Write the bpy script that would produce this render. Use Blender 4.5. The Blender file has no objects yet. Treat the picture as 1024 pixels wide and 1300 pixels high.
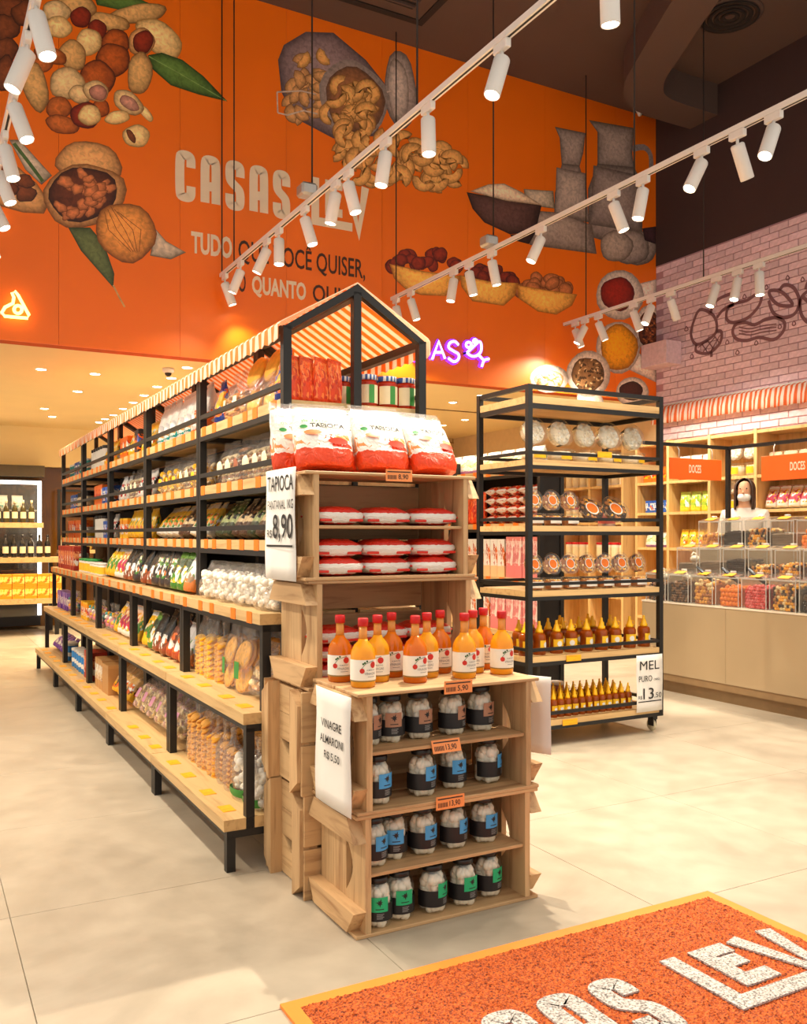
import bpy, bmesh, math, random
from mathutils import Vector, Matrix, noise

random.seed(7)
scene = bpy.context.scene
COL = scene.collection
PI = math.pi

# ------------------------------------------------------------------ camera
CAM_F, CAM_H, CAM_CX, CAM_HY, VPX = 1140.0, 1.35, 512.0, 680.0, -110.0
YAW = math.atan((CAM_CX - VPX) / CAM_F)
cam_d = bpy.data.cameras.new('camera')
cam = bpy.data.objects.new('camera', cam_d)
COL.objects.link(cam)
cam.location = (0, 0, CAM_H)
cam.rotation_euler = (PI / 2, 0, -YAW)
cam_d.sensor_fit = 'HORIZONTAL'
cam_d.sensor_width = 36.0
cam_d.lens = 36.0 * CAM_F / 1024.0
cam_d.shift_y = 30.0 / 1024.0
cam_d.clip_start = 0.05
cam_d.clip_end = 100
scene.camera = cam

# ------------------------------------------------------------------ world and exposure
world = bpy.data.worlds.new('world')
scene.world = world
world.use_nodes = True
bgn = world.node_tree.nodes['Background']
bgn.inputs[0].default_value = (1.0, 0.92, 0.82, 1)
bgn.inputs[1].default_value = 0.55
scene.view_settings.view_transform = 'Standard'
scene.view_settings.look = 'None'
scene.view_settings.gamma = 1.0
scene.view_settings.use_curve_mapping = False
scene.view_settings.exposure = 0.80
scene.cycles.max_bounces = 6
scene.cycles.diffuse_bounces = 4
scene.cycles.glossy_bounces = 3
scene.cycles.transmission_bounces = 4
scene.cycles.transparent_max_bounces = 20
scene.cycles.caustics_reflective = False
scene.cycles.caustics_refractive = False
scene.cycles.sample_clamp_indirect = 4.0

TRACK_W = 54.0        # each track spotlight
DOWN_W = 60.0         # each ceiling downlight
WARM = (1.0, 0.87, 0.68)

# ------------------------------------------------------------------ helpers: reference geometry
DV = Vector((math.sin(YAW), math.cos(YAW), 0)); RV = Vector((math.cos(YAW), -math.sin(YAW), 0))
def ray_to(u, v, ax, val):
    """point of the plane axis=val seen at (u,v) of the 1024x1300 frame: used to trace flat prints on walls and to read off positions"""
    D = DV + RV * ((u - CAM_CX) / CAM_F) + Vector((0, 0, (CAM_HY - v) / CAM_F))
    o = Vector((0, 0, CAM_H))
    t = (val - o[ax]) / D[ax]
    return o + D * t

# ------------------------------------------------------------------ helpers: colour and materials
def lin(c):
    c = c / 255.0
    return c / 12.92 if c <= 0.04045 else ((c + 0.055) / 1.055) ** 2.4
def RGB(r, g, b): return (lin(r), lin(g), lin(b), 1.0)

MATS = {}
class NT:
    def __init__(s, name):
        s.m = bpy.data.materials.new(name); s.m.use_nodes = True
        s.t = s.m.node_tree; s.n = s.t.nodes; s.b = s.n['Principled BSDF']; s.out = s.n['Material Output']
    def add(s, typ, **kw):
        nd = s.n.new(typ)
        for k, v in kw.items():
            if k.startswith('i_'):
                key = k[2:]
                key = int(key) if key.isdigit() else key
                nd.inputs[key].default_value = v
            else: setattr(nd, k, v)
        return nd
    def l(s, a, b): s.t.links.new(a, b)
    def ramp(s, src, stops, interp='LINEAR'):
        r = s.add('ShaderNodeValToRGB'); r.color_ramp.interpolation = interp
        e = r.color_ramp.elements
        while len(e) < len(stops): e.new(0.5)
        for el, (p, c) in zip(e, stops): el.position = p; el.color = c
        s.l(src, r.inputs[0]); return r.outputs[0]
    def mix(s, f, a, b, mode='MIX'):
        nd = s.add('ShaderNodeMix', data_type='RGBA', blend_type=mode)
        for sock, val in ((nd.inputs[0], f), (nd.inputs[6], a), (nd.inputs[7], b)):
            if hasattr(val, 'is_linked'): s.l(val, sock)
            else: sock.default_value = val
        return nd.outputs[2]
    def bump(s, h, strength=0.3, dist=0.01):
        nd = s.add('ShaderNodeBump', i_Strength=strength, i_Distance=dist)
        s.l(h, nd.inputs['Height']); s.l(nd.outputs[0], s.b.inputs['Normal']); return nd
    def coord(s, kind='Object'):
        return s.add('ShaderNodeTexCoord').outputs[kind]

def dark(c, f): return (c[0] * f, c[1] * f, c[2] * f, 1)

def mat(name, col, rough=0.5, metal=0.0, var=0.08, scale=12.0, bump=0.0, coat=0.0, spec=0.5, rand=0.0):
    """plain procedural material: colour with soft noise variation and optional relief"""
    if name in MATS: return MATS[name]
    k = NT(name)
    co = k.coord('Object')
    nz = k.add('ShaderNodeTexNoise', i_Scale=scale, i_Detail=3.0); k.l(co, nz.inputs['Vector'])
    c = k.ramp(nz.outputs[0], [(0.3, dark(col, 1 - var)), (0.7, dark(col, 1 + var))])
    if rand:
        oi = k.add('ShaderNodeObjectInfo')
        c = k.mix(1.0, c, k.ramp(oi.outputs['Random'], [(0, (1 - rand,) * 3 + (1,)), (1, (1 + rand * .5,) * 3 + (1,))]), 'MULTIPLY')
    k.l(c, k.b.inputs['Base Color'])
    k.b.inputs['Roughness'].default_value = rough
    k.b.inputs['Metallic'].default_value = metal
    k.b.inputs['Coat Weight'].default_value = coat
    k.b.inputs['Specular IOR Level'].default_value = spec
    if bump: k.bump(nz.outputs[0], bump)
    MATS[name] = k.m; return k.m

def emit(name, col, strength):
    if name in MATS: return MATS[name]
    k = NT(name)
    k.b.inputs['Base Color'].default_value = col
    k.b.inputs['Emission Color'].default_value = col
    k.b.inputs['Emission Strength'].default_value = strength
    MATS[name] = k.m; return k.m

def wood(name, c1, c2, axis=0, scale=6.0, rough=0.55, knots=True, rand=0.12):
    if name in MATS: return MATS[name]
    k = NT(name)
    co = k.coord('Object')
    mp = k.add('ShaderNodeMapping'); k.l(co, mp.inputs[0])
    sc = [scale * 5] * 3; sc[axis] = scale * 0.35
    mp.inputs['Scale'].default_value = sc
    oi = k.add('ShaderNodeObjectInfo')
    cm = k.add('ShaderNodeCombineXYZ')
    mu = k.add('ShaderNodeMath', operation='MULTIPLY', i_1=37.0); k.l(oi.outputs['Random'], mu.inputs[0])
    for i in range(3): k.l(mu.outputs[0], cm.inputs[i])
    k.l(cm.outputs[0], mp.inputs['Location'])
    nz = k.add('ShaderNodeTexNoise', i_Scale=1.0, i_Detail=5.0, i_Roughness=0.6, i_Distortion=0.8); k.l(mp.outputs[0], nz.inputs['Vector'])
    c = k.ramp(nz.outputs[0], [(0.28, c2), (0.5, c1), (0.75, dark(c1, 1.1))])
    if rand:
        c = k.mix(1.0, c, k.ramp(oi.outputs['Random'], [(0, (1 - rand,) * 3 + (1,)), (1, (1 + rand * .6,) * 3 + (1,))]), 'MULTIPLY')
    k.l(c, k.b.inputs['Base Color']); k.b.inputs['Roughness'].default_value = rough
    k.bump(nz.outputs[0], 0.12, 0.004)
    MATS[name] = k.m; return k.m

def pack(name, stops, pic=None, rough=0.32, wrinkle=0.35, axis=2, scale=9.0):
    """printed plastic packet: bands of colour up the packet, a blotchy picture in the middle, crinkled film"""
    if name in MATS: return MATS[name]
    k = NT(name)
    g = k.coord('Generated')
    sp = k.add('ShaderNodeSeparateXYZ'); k.l(g, sp.inputs[0])
    nz = k.add('ShaderNodeTexNoise', i_Scale=scale, i_Detail=3.0); k.l(g, nz.inputs['Vector'])
    ad = k.add('ShaderNodeMath', operation='MULTIPLY_ADD', i_1=0.10); k.l(nz.outputs[0], ad.inputs[0]); k.l(sp.outputs[axis], ad.inputs[2])
    sb = k.add('ShaderNodeMath', operation='SUBTRACT', i_1=0.05); k.l(ad.outputs[0], sb.inputs[0])
    c = k.ramp(sb.outputs[0], stops, 'CONSTANT')
    if pic:
        cols, lo, hi, sc = pic
        vo = k.add('ShaderNodeTexVoronoi', i_Scale=sc); k.l(g, vo.inputs['Vector'])
        pc = k.ramp(vo.outputs['Color'], [(i / len(cols), cc) for i, cc in enumerate(cols)], 'CONSTANT')
        m1 = k.add('ShaderNodeMath', operation='GREATER_THAN', i_1=lo); k.l(sp.outputs[axis], m1.inputs[0])
        m2 = k.add('ShaderNodeMath', operation='LESS_THAN', i_1=hi); k.l(sb.outputs[0], m2.inputs[0])
        m3 = k.add('ShaderNodeMath', operation='MULTIPLY'); k.l(m1.outputs[0], m3.inputs[0]); k.l(m2.outputs[0], m3.inputs[1])
        n2 = k.add('ShaderNodeTexNoise', i_Scale=5.0); k.l(g, n2.inputs['Vector'])
        m4 = k.add('ShaderNodeMath', operation='GREATER_THAN', i_1=0.48); k.l(n2.outputs[0], m4.inputs[0])
        m5 = k.add('ShaderNodeMath', operation='MULTIPLY'); k.l(m3.outputs[0], m5.inputs[0]); k.l(m4.outputs[0], m5.inputs[1])
        c = k.mix(m5.outputs[0], c, pc)
    k.l(c, k.b.inputs['Base Color']); k.b.inputs['Roughness'].default_value = rough
    if wrinkle:
        n3 = k.add('ShaderNodeTexNoise', i_Scale=6.0, i_Detail=4.0, i_Distortion=1.2); k.l(g, n3.inputs['Vector'])
        k.bump(n3.outputs[0], wrinkle, 0.03)
    MATS[name] = k.m; return k.m

def film(name, tint=(1, 1, 1, 1), gloss=0.10, rough=0.12, wrinkle=0.6, haze=0.06):
    """clear plastic film: mostly see-through, glossy, a little milky"""
    if name in MATS: return MATS[name]
    k = NT(name); k.n.remove(k.b)
    tr = k.add('ShaderNodeBsdfTransparent', i_Color=tint)
    gl = k.add('ShaderNodeBsdfGlossy', i_Roughness=rough)
    df = k.add('ShaderNodeBsdfDiffuse', i_Color=(0.9, 0.87, 0.82, 1))
    lw = k.add('ShaderNodeFresnel', i_IOR=1.35)
    ad = k.add('ShaderNodeMath', operation='ADD', i_1=gloss * 0.5); k.l(lw.outputs[0], ad.inputs[0])
    if wrinkle:
        nz = k.add('ShaderNodeTexNoise', i_Scale=7.0, i_Detail=3.0, i_Distortion=1.5); k.l(k.coord('Generated'), nz.inputs['Vector'])
        bp = k.add('ShaderNodeBump', i_Strength=wrinkle, i_Distance=0.03); k.l(nz.outputs[0], bp.inputs['Height'])
        k.l(bp.outputs[0], gl.inputs['Normal']); k.l(bp.outputs[0], lw.inputs['Normal'])
    ge = k.add('ShaderNodeNewGeometry'); iv = k.add('ShaderNodeMath', operation='SUBTRACT', i_0=1.0); k.l(ge.outputs['Backfacing'], iv.inputs[1])
    ml = k.add('ShaderNodeMath', operation='MULTIPLY'); k.l(ad.outputs[0], ml.inputs[0]); k.l(iv.outputs[0], ml.inputs[1]); ad = ml
    m0 = k.add('ShaderNodeMixShader', i_0=haze); k.l(tr.outputs[0], m0.inputs[1]); k.l(df.outputs[0], m0.inputs[2])
    m1 = k.add('ShaderNodeMixShader'); k.l(ad.outputs[0], m1.inputs[0]); k.l(m0.outputs[0], m1.inputs[1]); k.l(gl.outputs[0], m1.inputs[2])
    k.l(m1.outputs[0], k.out.inputs[0])
    MATS[name] = k.m; return k.m

def liquid(name, col):
    if name in MATS: return MATS[name]
    k = NT(name)
    k.b.inputs['Base Color'].default_value = col
    k.b.inputs['Roughness'].default_value = 0.06
    k.b.inputs['Coat Weight'].default_value = 0.6
    k.b.inputs['Coat Roughness'].default_value = 0.04
    tl = k.add('ShaderNodeBsdfTranslucent', i_Color=col)
    mx = k.add('ShaderNodeMixShader', i_0=0.42); k.l(k.b.outputs[0], mx.inputs[1]); k.l(tl.outputs[0], mx.inputs[2])
    k.l(mx.outputs[0], k.out.inputs[0])
    MATS[name] = k.m; return k.m

def striped(name, axis, period, c1, c2, rough=0.8, trans=0.25):
    if name in MATS: return MATS[name]
    k = NT(name)
    sp = k.add('ShaderNodeSeparateXYZ'); k.l(k.coord('Object'), sp.inputs[0])
    d = k.add('ShaderNodeMath', operation='DIVIDE', i_1=period); k.l(sp.outputs[axis], d.inputs[0])
    fr = k.add('ShaderNodeMath', operation='FRACT'); k.l(d.outputs[0], fr.inputs[0])
    gt = k.add('ShaderNodeMath', operation='GREATER_THAN', i_1=0.5); k.l(fr.outputs[0], gt.inputs[0])
    c = k.mix(gt.outputs[0], c1, c2); k.l(c, k.b.inputs['Base Color'])
    k.b.inputs['Roughness'].default_value = rough
    tl = k.add('ShaderNodeBsdfTranslucent'); k.l(c, tl.inputs[0])
    mx = k.add('ShaderNodeMixShader', i_0=trans); k.l(k.b.outputs[0], mx.inputs[1]); k.l(tl.outputs[0], mx.inputs[2])
    k.l(mx.outputs[0], k.out.inputs[0])
    MATS[name] = k.m; return k.m

# ------------------------------------------------------------------ helpers: objects
def link(o, parent=None):
    COL.objects.link(o)
    if parent is not None: o.parent = parent
    return o
def tag(o, label=None, cat=None, group=None, kind=None):
    if label: o['label'] = label
    if cat: o['category'] = cat
    if group: o['group'] = group
    if kind: o['kind'] = kind
    return o
def empty(name, loc=(0, 0, 0), rz=0.0):
    o = bpy.data.objects.new(name, None); o.empty_display_size = 0.05
    o.location = loc; o.rotation_euler = (0, 0, rz); return link(o)
def copy_tree(o, parent=None):
    c = o.copy(); COL.objects.link(c); c.parent = parent
    for ch in o.children: copy_tree(ch, c)
    return c
def obj(name, mesh, parent=None, loc=(0, 0, 0), rot=(0, 0, 0)):
    o = bpy.data.objects.new(name, mesh); o.location = loc; o.rotation_euler = rot
    return link(o, parent)

class MB:
    """mesh builder: collects primitive pieces into one mesh"""
    def __init__(s): s.v = []; s.f = []; s.mi = []; s.c = []; s.sm = []
    def raw(s, vs, fs, m=0, smooth=False):
        b = len(s.v); s.v += [tuple(p) for p in vs]
        for f in fs: s.f.append(tuple(i + b for i in f)); s.mi.append(m); s.sm.append(smooth)
        return s
    def box(s, x0, x1, y0, y1, z0, z1, m=0):
        v = [(x0, y0, z0), (x1, y0, z0), (x1, y1, z0), (x0, y1, z0), (x0, y0, z1), (x1, y0, z1), (x1, y1, z1), (x0, y1, z1)]
        return s.raw(v, [(0, 3, 2, 1), (4, 5, 6, 7), (0, 1, 5, 4), (1, 2, 6, 5), (2, 3, 7, 6), (3, 0, 4, 7)], m)
    def cbox(s, x, y, z, sx, sy, sz, m=0): return s.box(x - sx / 2, x + sx / 2, y - sy / 2, y + sy / 2, z - sz / 2, z + sz / 2, m)
    def rbox(s, x0, x1, y0, y1, z0, z1, r=0.004, m=0):
        """box with bevelled edges"""
        bm = bmesh.new(); bmesh.ops.create_cube(bm, size=1)
        for v in bm.verts: v.co = ((x0 + x1) / 2 + v.co.x * (x1 - x0), (y0 + y1) / 2 + v.co.y * (y1 - y0), (z0 + z1) / 2 + v.co.z * (z1 - z0))
        bmesh.ops.bevel(bm, geom=bm.edges[:], offset=r, segments=1, affect='EDGES')
        bm.verts.index_update()
        s.raw([v.co[:] for v in bm.verts], [[v.index for v in f.verts] for f in bm.faces], m); bm.free(); return s
    def prism(s, pts, axis, a, b, m=0):
        """polygon in the two other axes extruded from a to b along axis"""
        n = len(pts); o = []
        for t in (a, b):
            for p in pts:
                q = list(p); q.insert(axis, t); o.append(q)
        fs = [tuple(range(n - 1, -1, -1)), tuple(range(n, 2 * n))] + [(i, (i + 1) % n, n + (i + 1) % n, n + i) for i in range(n)]
        return s.raw(o, fs, m)
    def lathe(s, prof, seg=16, c=(0, 0, 0), m=0, smooth=True, cap=True):
        vs = []; fs = []
        for r, z in prof:
            for i in range(seg):
                a = 2 * PI * i / seg; vs.append((c[0] + r * math.cos(a), c[1] + r * math.sin(a), c[2] + z))
        n = len(prof)
        for j in range(n - 1):
            for i in range(seg):
                k = (i + 1) % seg
                fs.append((j * seg + i, j * seg + k, (j + 1) * seg + k, (j + 1) * seg + i))
        s.raw(vs, fs, m, smooth)
        if cap:
            b = len(s.v) - n * seg
            s.f.append(tuple(b + i for i in range(seg - 1, -1, -1))); s.mi.append(m); s.sm.append(False)
            s.f.append(tuple(b + (n - 1) * seg + i for i in range(seg))); s.mi.append(m); s.sm.append(False)
        return s
    def tube(s, pts, r, seg=8, m=0, closed=False):
        pts = [Vector(p) for p in pts]; n = len(pts); vs = []; fs = []
        up = None
        for i, p in enumerate(pts):
            if closed: t = pts[(i + 1) % n] - pts[i - 1]
            else: t = pts[min(i + 1, n - 1)] - pts[max(i - 1, 0)]
            t.normalize()
            if up is None:
                up = Vector((0, 0, 1)) if abs(t.z) < 0.9 else Vector((1, 0, 0))
            a = t.cross(up); a.normalize(); b = a.cross(t); b.normalize(); up = b
            rr = r[i] if isinstance(r, (list, tuple)) else r
            for k in range(seg):
                an = 2 * PI * k / seg; vs.append(p + a * (rr * math.cos(an)) + b * (rr * math.sin(an)))
        for i in range(n if closed else n - 1):
            j = (i + 1) % n
            for k in range(seg):
                l = (k + 1) % seg; fs.append((i * seg + k, i * seg + l, j * seg + l, j * seg + k))
        if not closed: fs += [tuple(range(seg - 1, -1, -1)), tuple((n - 1) * seg + k for k in range(seg))]
        return s.raw(vs, fs, m, True)
    def ball(s, c, r, seg=8, rings=5, m=0, sq=(1, 1, 1)):
        vs = [(c[0], c[1], c[2] - r * sq[2])]; fs = []
        for j in range(1, rings):
            t = PI * j / rings
            for i in range(seg):
                a = 2 * PI * i / seg
                vs.append((c[0] + r * sq[0] * math.sin(t) * math.cos(a), c[1] + r * sq[1] * math.sin(t) * math.sin(a), c[2] - r * sq[2] * math.cos(t)))
        vs.append((c[0], c[1], c[2] + r * sq[2])); e = len(vs) - 1
        for i in range(seg):
            k = (i + 1) % seg
            fs.append((0, 1 + k, 1 + i)); b = 1 + (rings - 2) * seg; fs.append((b + i, b + k, e))
            for j in range(rings - 2):
                q = 1 + j * seg; fs.append((q + i, q + k, q + seg + k, q + seg + i))
        return s.raw(vs, fs, m, True)
    def disc(s, c, nrm, r, h, seg=12, m=0):
        """short cylinder (cookie, coin) centred at c with axis nrm"""
        nrm = Vector(nrm).normalized(); a = nrm.orthogonal().normalized(); b = nrm.cross(a); c = Vector(c); vs = []
        for t, q in ((-.5, .82), (0, 1.0), (.5, .82)):
            for i in range(seg):
                an = 2 * PI * i / seg; vs.append(c + nrm * (h * t) + (a * math.cos(an) + b * math.sin(an)) * (r * q))
        fs = [tuple(range(seg - 1, -1, -1)), tuple(2 * seg + i for i in range(seg))]
        for j in range(2):
            for i in range(seg):
                k = (i + 1) % seg; fs.append((j * seg + i, j * seg + k, (j + 1) * seg + k, (j + 1) * seg + i))
        return s.raw(vs, fs, m, True)
    def mesh(s, name, mats=(), xf=None):
        me = bpy.data.meshes.new(name)
        vs = s.v if xf is None else [xf(p) for p in s.v]
        me.from_pydata(vs, [], s.f)
        for i, p in enumerate(me.polygons): p.material_index = s.mi[i]; p.use_smooth = s.sm[i]
        for m in (mats if isinstance(mats, (list, tuple)) else [mats]): me.materials.append(m)
        if s.c and len(s.c) == len(s.v):
            ca = me.color_attributes.new('Col', 'FLOAT_COLOR', 'POINT')
            ca.data.foreach_set('color', [x for c in s.c for x in c])
        me.update(); return me
    def build(s, name, mats, parent=None, loc=(0, 0, 0), rot=(0, 0, 0)):
        return obj(name, s.mesh(name, mats), parent, loc, rot)

BOXES = {}
def part_box(name, m, parent, x0, x1, y0, y1, z0, z1, bev=0.0):
    """box part; equal sizes share one mesh"""
    key = (m.name, round(x1 - x0, 4), round(y1 - y0, 4), round(z1 - z0, 4), bev)
    if key not in BOXES:
        b = MB(); h = ((x1 - x0) / 2, (y1 - y0) / 2, (z1 - z0) / 2)
        if bev: b.rbox(-h[0], h[0], -h[1], h[1], -h[2], h[2], bev)
        else: b.box(-h[0], h[0], -h[1], h[1], -h[2], h[2])
        BOXES[key] = b.mesh(name, m)
    return obj(name, BOXES[key], parent, ((x0 + x1) / 2, (y0 + y1) / 2, (z0 + z1) / 2))

FONT = {}
def text2d(s, w=None, h=None, bold=0.0):
    """lettering as flat triangles, scaled to width w and height h, lower left corner at 0,0: returns (points, faces)"""
    key = (s, bold)
    if key not in FONT:
        cu = bpy.data.curves.new('lettering', 'FONT'); cu.body = s; cu.offset = bold; cu.resolution_u = 3
        o = bpy.data.objects.new('lettering', cu); COL.objects.link(o)
        dg = bpy.context.evaluated_depsgraph_get(); me = o.evaluated_get(dg).to_mesh()
        pts = [(v.co.x, v.co.y) for v in me.vertices]; fs = [tuple(p.vertices) for p in me.polygons]
        o.evaluated_get(dg).to_mesh_clear(); bpy.data.objects.remove(o); bpy.data.curves.remove(cu)
        x0 = min(p[0] for p in pts); y0 = min(p[1] for p in pts); x1 = max(p[0] for p in pts); y1 = max(p[1] for p in pts)
        FONT[key] = ([((p[0] - x0) / (x1 - x0), (p[1] - y0) / (y1 - y0)) for p in pts], fs, (x1 - x0) / (y1 - y0))
    p, f, asp = FONT[key]
    if w is None: w = h * asp
    if h is None: h = w / asp
    return [(a * w, b * h) for a, b in p], f

def ribbon(pts, w, closed=False):
    """flat stroke of width w along a 2-D polyline: (points, faces), mitred"""
    n = len(pts); vs = []; fs = []
    P = [Vector(p) for p in pts]
    for i in range(n):
        if closed: a, b = P[i] - P[i - 1], P[(i + 1) % n] - P[i]
        else: a = P[i] - P[i - 1] if i else P[1] - P[0]; b = P[i + 1] - P[i] if i < n - 1 else P[i] - P[i - 1]
        a = a.normalized(); b = b.normalized()
        na = Vector((-a.y, a.x)); nb = Vector((-b.y, b.x)); m = na + nb
        if m.length < 1e-4: m = na
        m.normalize(); k = min(1 / max(m.dot(na), 0.35), 2.2)
        vs += [tuple(P[i] + m * (w / 2 * k)), tuple(P[i] - m * (w / 2 * k))]
    for i in range(n if closed else n - 1):
        j = (i + 1) % n; fs.append((2 * i, 2 * i + 1, 2 * j + 1, 2 * j))
    return vs, fs

def smooth_path(pts, closed=False, k=4):
    """Catmull-Rom through 2-D/3-D points"""
    P = [Vector(p) for p in pts]; n = len(P); out = []
    rng = n if closed else n - 1
    for i in range(rng):
        p0 = P[(i - 1) % n] if closed or i > 0 else P[0]; p1 = P[i]; p2 = P[(i + 1) % n]
        p3 = P[(i + 2) % n] if closed or i + 2 < n else P[-1]
        for t in range(k):
            u = t / k
            out.append(0.5 * ((2 * p1) + (p2 - p0) * u + (2 * p0 - 5 * p1 + 4 * p2 - p3) * u * u + (3 * p1 - p0 - 3 * p2 + p3) * u ** 3))
    if not closed: out.append(P[-1])
    return [tuple(p) for p in out]

ORD = ['first', 'second', 'third', 'fourth', 'fifth', 'sixth', 'seventh', 'eighth', 'ninth', 'tenth', 'eleventh', 'twelfth', 'thirteenth', 'fourteenth', 'fifteenth', 'sixteenth']

# ------------------------------------------------------------------ common materials
M_steel = mat('black_steel', RGB(30, 28, 27), 0.45, 0.2, 0.05)
M_ply = wood('birch_ply', RGB(208, 172, 118), RGB(180, 138, 86), 1, 5.0, 0.5, rand=0.04)
M_plyx = wood('birch_ply_across', RGB(208, 172, 118), RGB(180, 138, 86), 0, 5.0, 0.5, rand=0.04)
M_pine_x = wood('pine_x', RGB(196, 158, 112), RGB(152, 110, 70), 0, 5.0, 0.6)
M_pine_y = wood('pine_y', RGB(200, 162, 116), RGB(156, 114, 72), 1, 5.0, 0.6)
M_pine_z = wood('pine_z', RGB(200, 164, 118), RGB(160, 118, 76), 2, 5.0, 0.6)
M_white = mat('white_paper', RGB(236, 232, 226), 0.7, var=0.02)
M_ink = mat('black_ink', RGB(24, 22, 22), 0.6, var=0.02)
M_lamp = mat('white_lamp_paint', RGB(236, 232, 226), 0.4, var=0.02)
M_lens = emit('lamp_lens', (1.0, 0.88, 0.66, 1), 20.0)
M_tag = None
M_film = film('clear_film', (1, 1, 1, 1), 0.22, 0.16, 0.9, 0.07)
M_stiff = film('clear_plastic', (0.98, 0.99, 0.98, 1), 0.10, 0.04, 0.0, 0.03)
M_glass = film('jar_glass', (0.97, 0.99, 0.97, 1), 0.14, 0.03, 0.0, 0.02)

def tag_material(name, base, ink):
    k = NT(name)
    g = k.coord('Generated')
    mp = k.add('ShaderNodeMapping'); mp.inputs['Scale'].default_value = (1, 14, 9); k.l(g, mp.inputs[0])
    nz = k.add('ShaderNodeTexNoise', i_Scale=1.2, i_Detail=1.0); k.l(mp.outputs[0], nz.inputs['Vector'])
    c = k.ramp(nz.outputs[0], [(0.0, base), (0.60, ink)], 'CONSTANT'); k.l(c, k.b.inputs['Base Color'])
    k.b.inputs['Roughness'].default_value = 0.5
    MATS[name] = k.m; return k.m
M_tag = tag_material('orange_tag', RGB(244, 124, 10), RGB(200, 84, 4))
M_tagy = tag_material('yellow_tag', RGB(250, 176, 6), RGB(226, 136, 4))
# ================================================================== THE ROOM
YW, XW = 8.0, 7.82           # orange bulkhead plane, right wall plane
Z_LOW, Z_HIGH = 2.95, 6.34   # low back ceiling, high front ceiling

# ---- floor: large porcelain tiles over a grout bed
def concrete(name):
    k = NT(name); co = k.coord('Object')
    oi = k.add('ShaderNodeObjectInfo')
    av = k.add('ShaderNodeVectorMath', operation='ADD'); k.l(co, av.inputs[0]); k.l(oi.outputs['Location'], av.inputs[1])
    n1 = k.add('ShaderNodeTexNoise', i_Scale=1.3, i_Detail=6.0, i_Roughness=0.62, i_Distortion=0.6); k.l(av.outputs[0], n1.inputs['Vector'])
    n2 = k.add('ShaderNodeTexNoise', i_Scale=7.0, i_Detail=5.0); k.l(av.outputs[0], n2.inputs['Vector'])
    c1 = k.ramp(n1.outputs[0], [(0.3, RGB(164, 152, 134)), (0.55, RGB(182, 170, 151)), (0.75, RGB(192, 181, 162))])
    c2 = k.ramp(n2.outputs[0], [(0.35, (0.93, 0.93, 0.93, 1)), (0.65, (1.04, 1.04, 1.04, 1))])
    k.l(k.mix(1.0, c1, c2, 'MULTIPLY'), k.b.inputs['Base Color'])
    r = k.ramp(n2.outputs[0], [(0.3, (0.30,) * 3 + (1,)), (0.7, (0.42,) * 3 + (1,))]); k.l(r, k.b.inputs['Roughness'])
    k.b.inputs['Specular IOR Level'].default_value = 0.45
    return k.m
M_floor = concrete('porcelain_floor')
M_grout = mat('grout', RGB(170, 154, 130), 0.9)
floor = MB().box(-4, 9.2, -2.5, 16, -0.06, -0.006).build('floor', M_grout); tag(floor, kind='structure')
TS = 1.035
tile_mesh = MB().rbox(-TS / 2 + .0012, TS / 2 - .0012, -TS / 2 + .0012, TS / 2 - .0012, -0.006, 0.0, 0.0008).mesh('floor_tile', M_floor)
for i in range(-4, 9):
    for j in range(-6, 12):
        obj('floor_tile', tile_mesh, floor, (0.30 + TS * (i + .5), 3.45 + TS * (j + .5), 0))

# ---- orange bulkhead (high back wall) in printed panels
M_orange = mat('orange_paint', RGB(250, 118, 6), 0.42, var=0.04, scale=1.2)
wall_back = MB().box(-4, XW, YW + .02, YW + .16, Z_LOW, Z_HIGH).build('wall_back', mat('bulkhead_core', RGB(200, 80, 14), 0.8)); tag(wall_back, kind='structure')
xs = [-4, -2.98, -1.96, -0.94, 0.06, 1.07, 2.09, 3.10, 4.12, 5.14, 6.15, 7.17, XW]
for a, b in zip(xs, xs[1:]):
    part_box('panel', M_orange, wall_back, a + .0012, b - .0012, YW, YW + .02, Z_LOW, Z_HIGH)

# ---- right wall: lower plaster, brick veneer, dark paint above
M_cream = mat('cream_plaster', RGB(226, 196, 150), 0.8, var=0.04)
M_darkwall = mat('dark_brown_paint', RGB(66, 46, 44), 0.75, var=0.05, scale=2)
wall_right = MB().box(XW, XW + .15, 2.0, 16, 0, Z_HIGH).build('wall_right', M_cream); tag(wall_right, kind='structure')
part_box('dark_paint_panel', M_darkwall, wall_right, XW - .012, XW, 2.0, YW, 4.575, Z_HIGH)
M_mortar = mat('mortar', RGB(188, 148, 158), 0.9, var=0.05)  # violet light tint is put into the mortar colour too
part_box('mortar_bed', M_mortar, wall_right, XW - .006, XW, 2.0, YW, 2.42, 4.575)
M_brick = mat('violet_lit_brick', RGB(240, 212, 222), 0.85, var=0.10, scale=25, bump=0.35, rand=0.16)  # pale brick; violet light on the wall is put into its colour
BL, BH, BT = 0.232, 0.0745, 0.014
bmesh_brick = MB().rbox(-BT / 2, BT / 2, -BL / 2 + .005, BL / 2 - .005, -BH / 2 + .005, BH / 2 - .005, 0.003).mesh('brick', M_brick)
far_b = MB()
nb = 0
for r in range(28):
    z = 4.56 - BH * (r + .5)
    y = YW - .005 - BL / 2 - (BL / 2 if r % 2 else 0)
    while y > 2.1:
        dx = random.uniform(-.002, .002)
        if y > 5.72: obj('brick', bmesh_brick, wall_right, (XW - BT / 2 - .004 + dx, y, z)); nb += 1
        else: far_b.box(XW - BT - .004 + dx, XW - .004 + dx, y - BL / 2 + .005, y + BL / 2 - .005, z - BH / 2 + .005, z + BH / 2 - .005)
        y -= BL
o = far_b.build('brick_field', M_brick, wall_right); o['kind'] = 'stuff'
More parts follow.
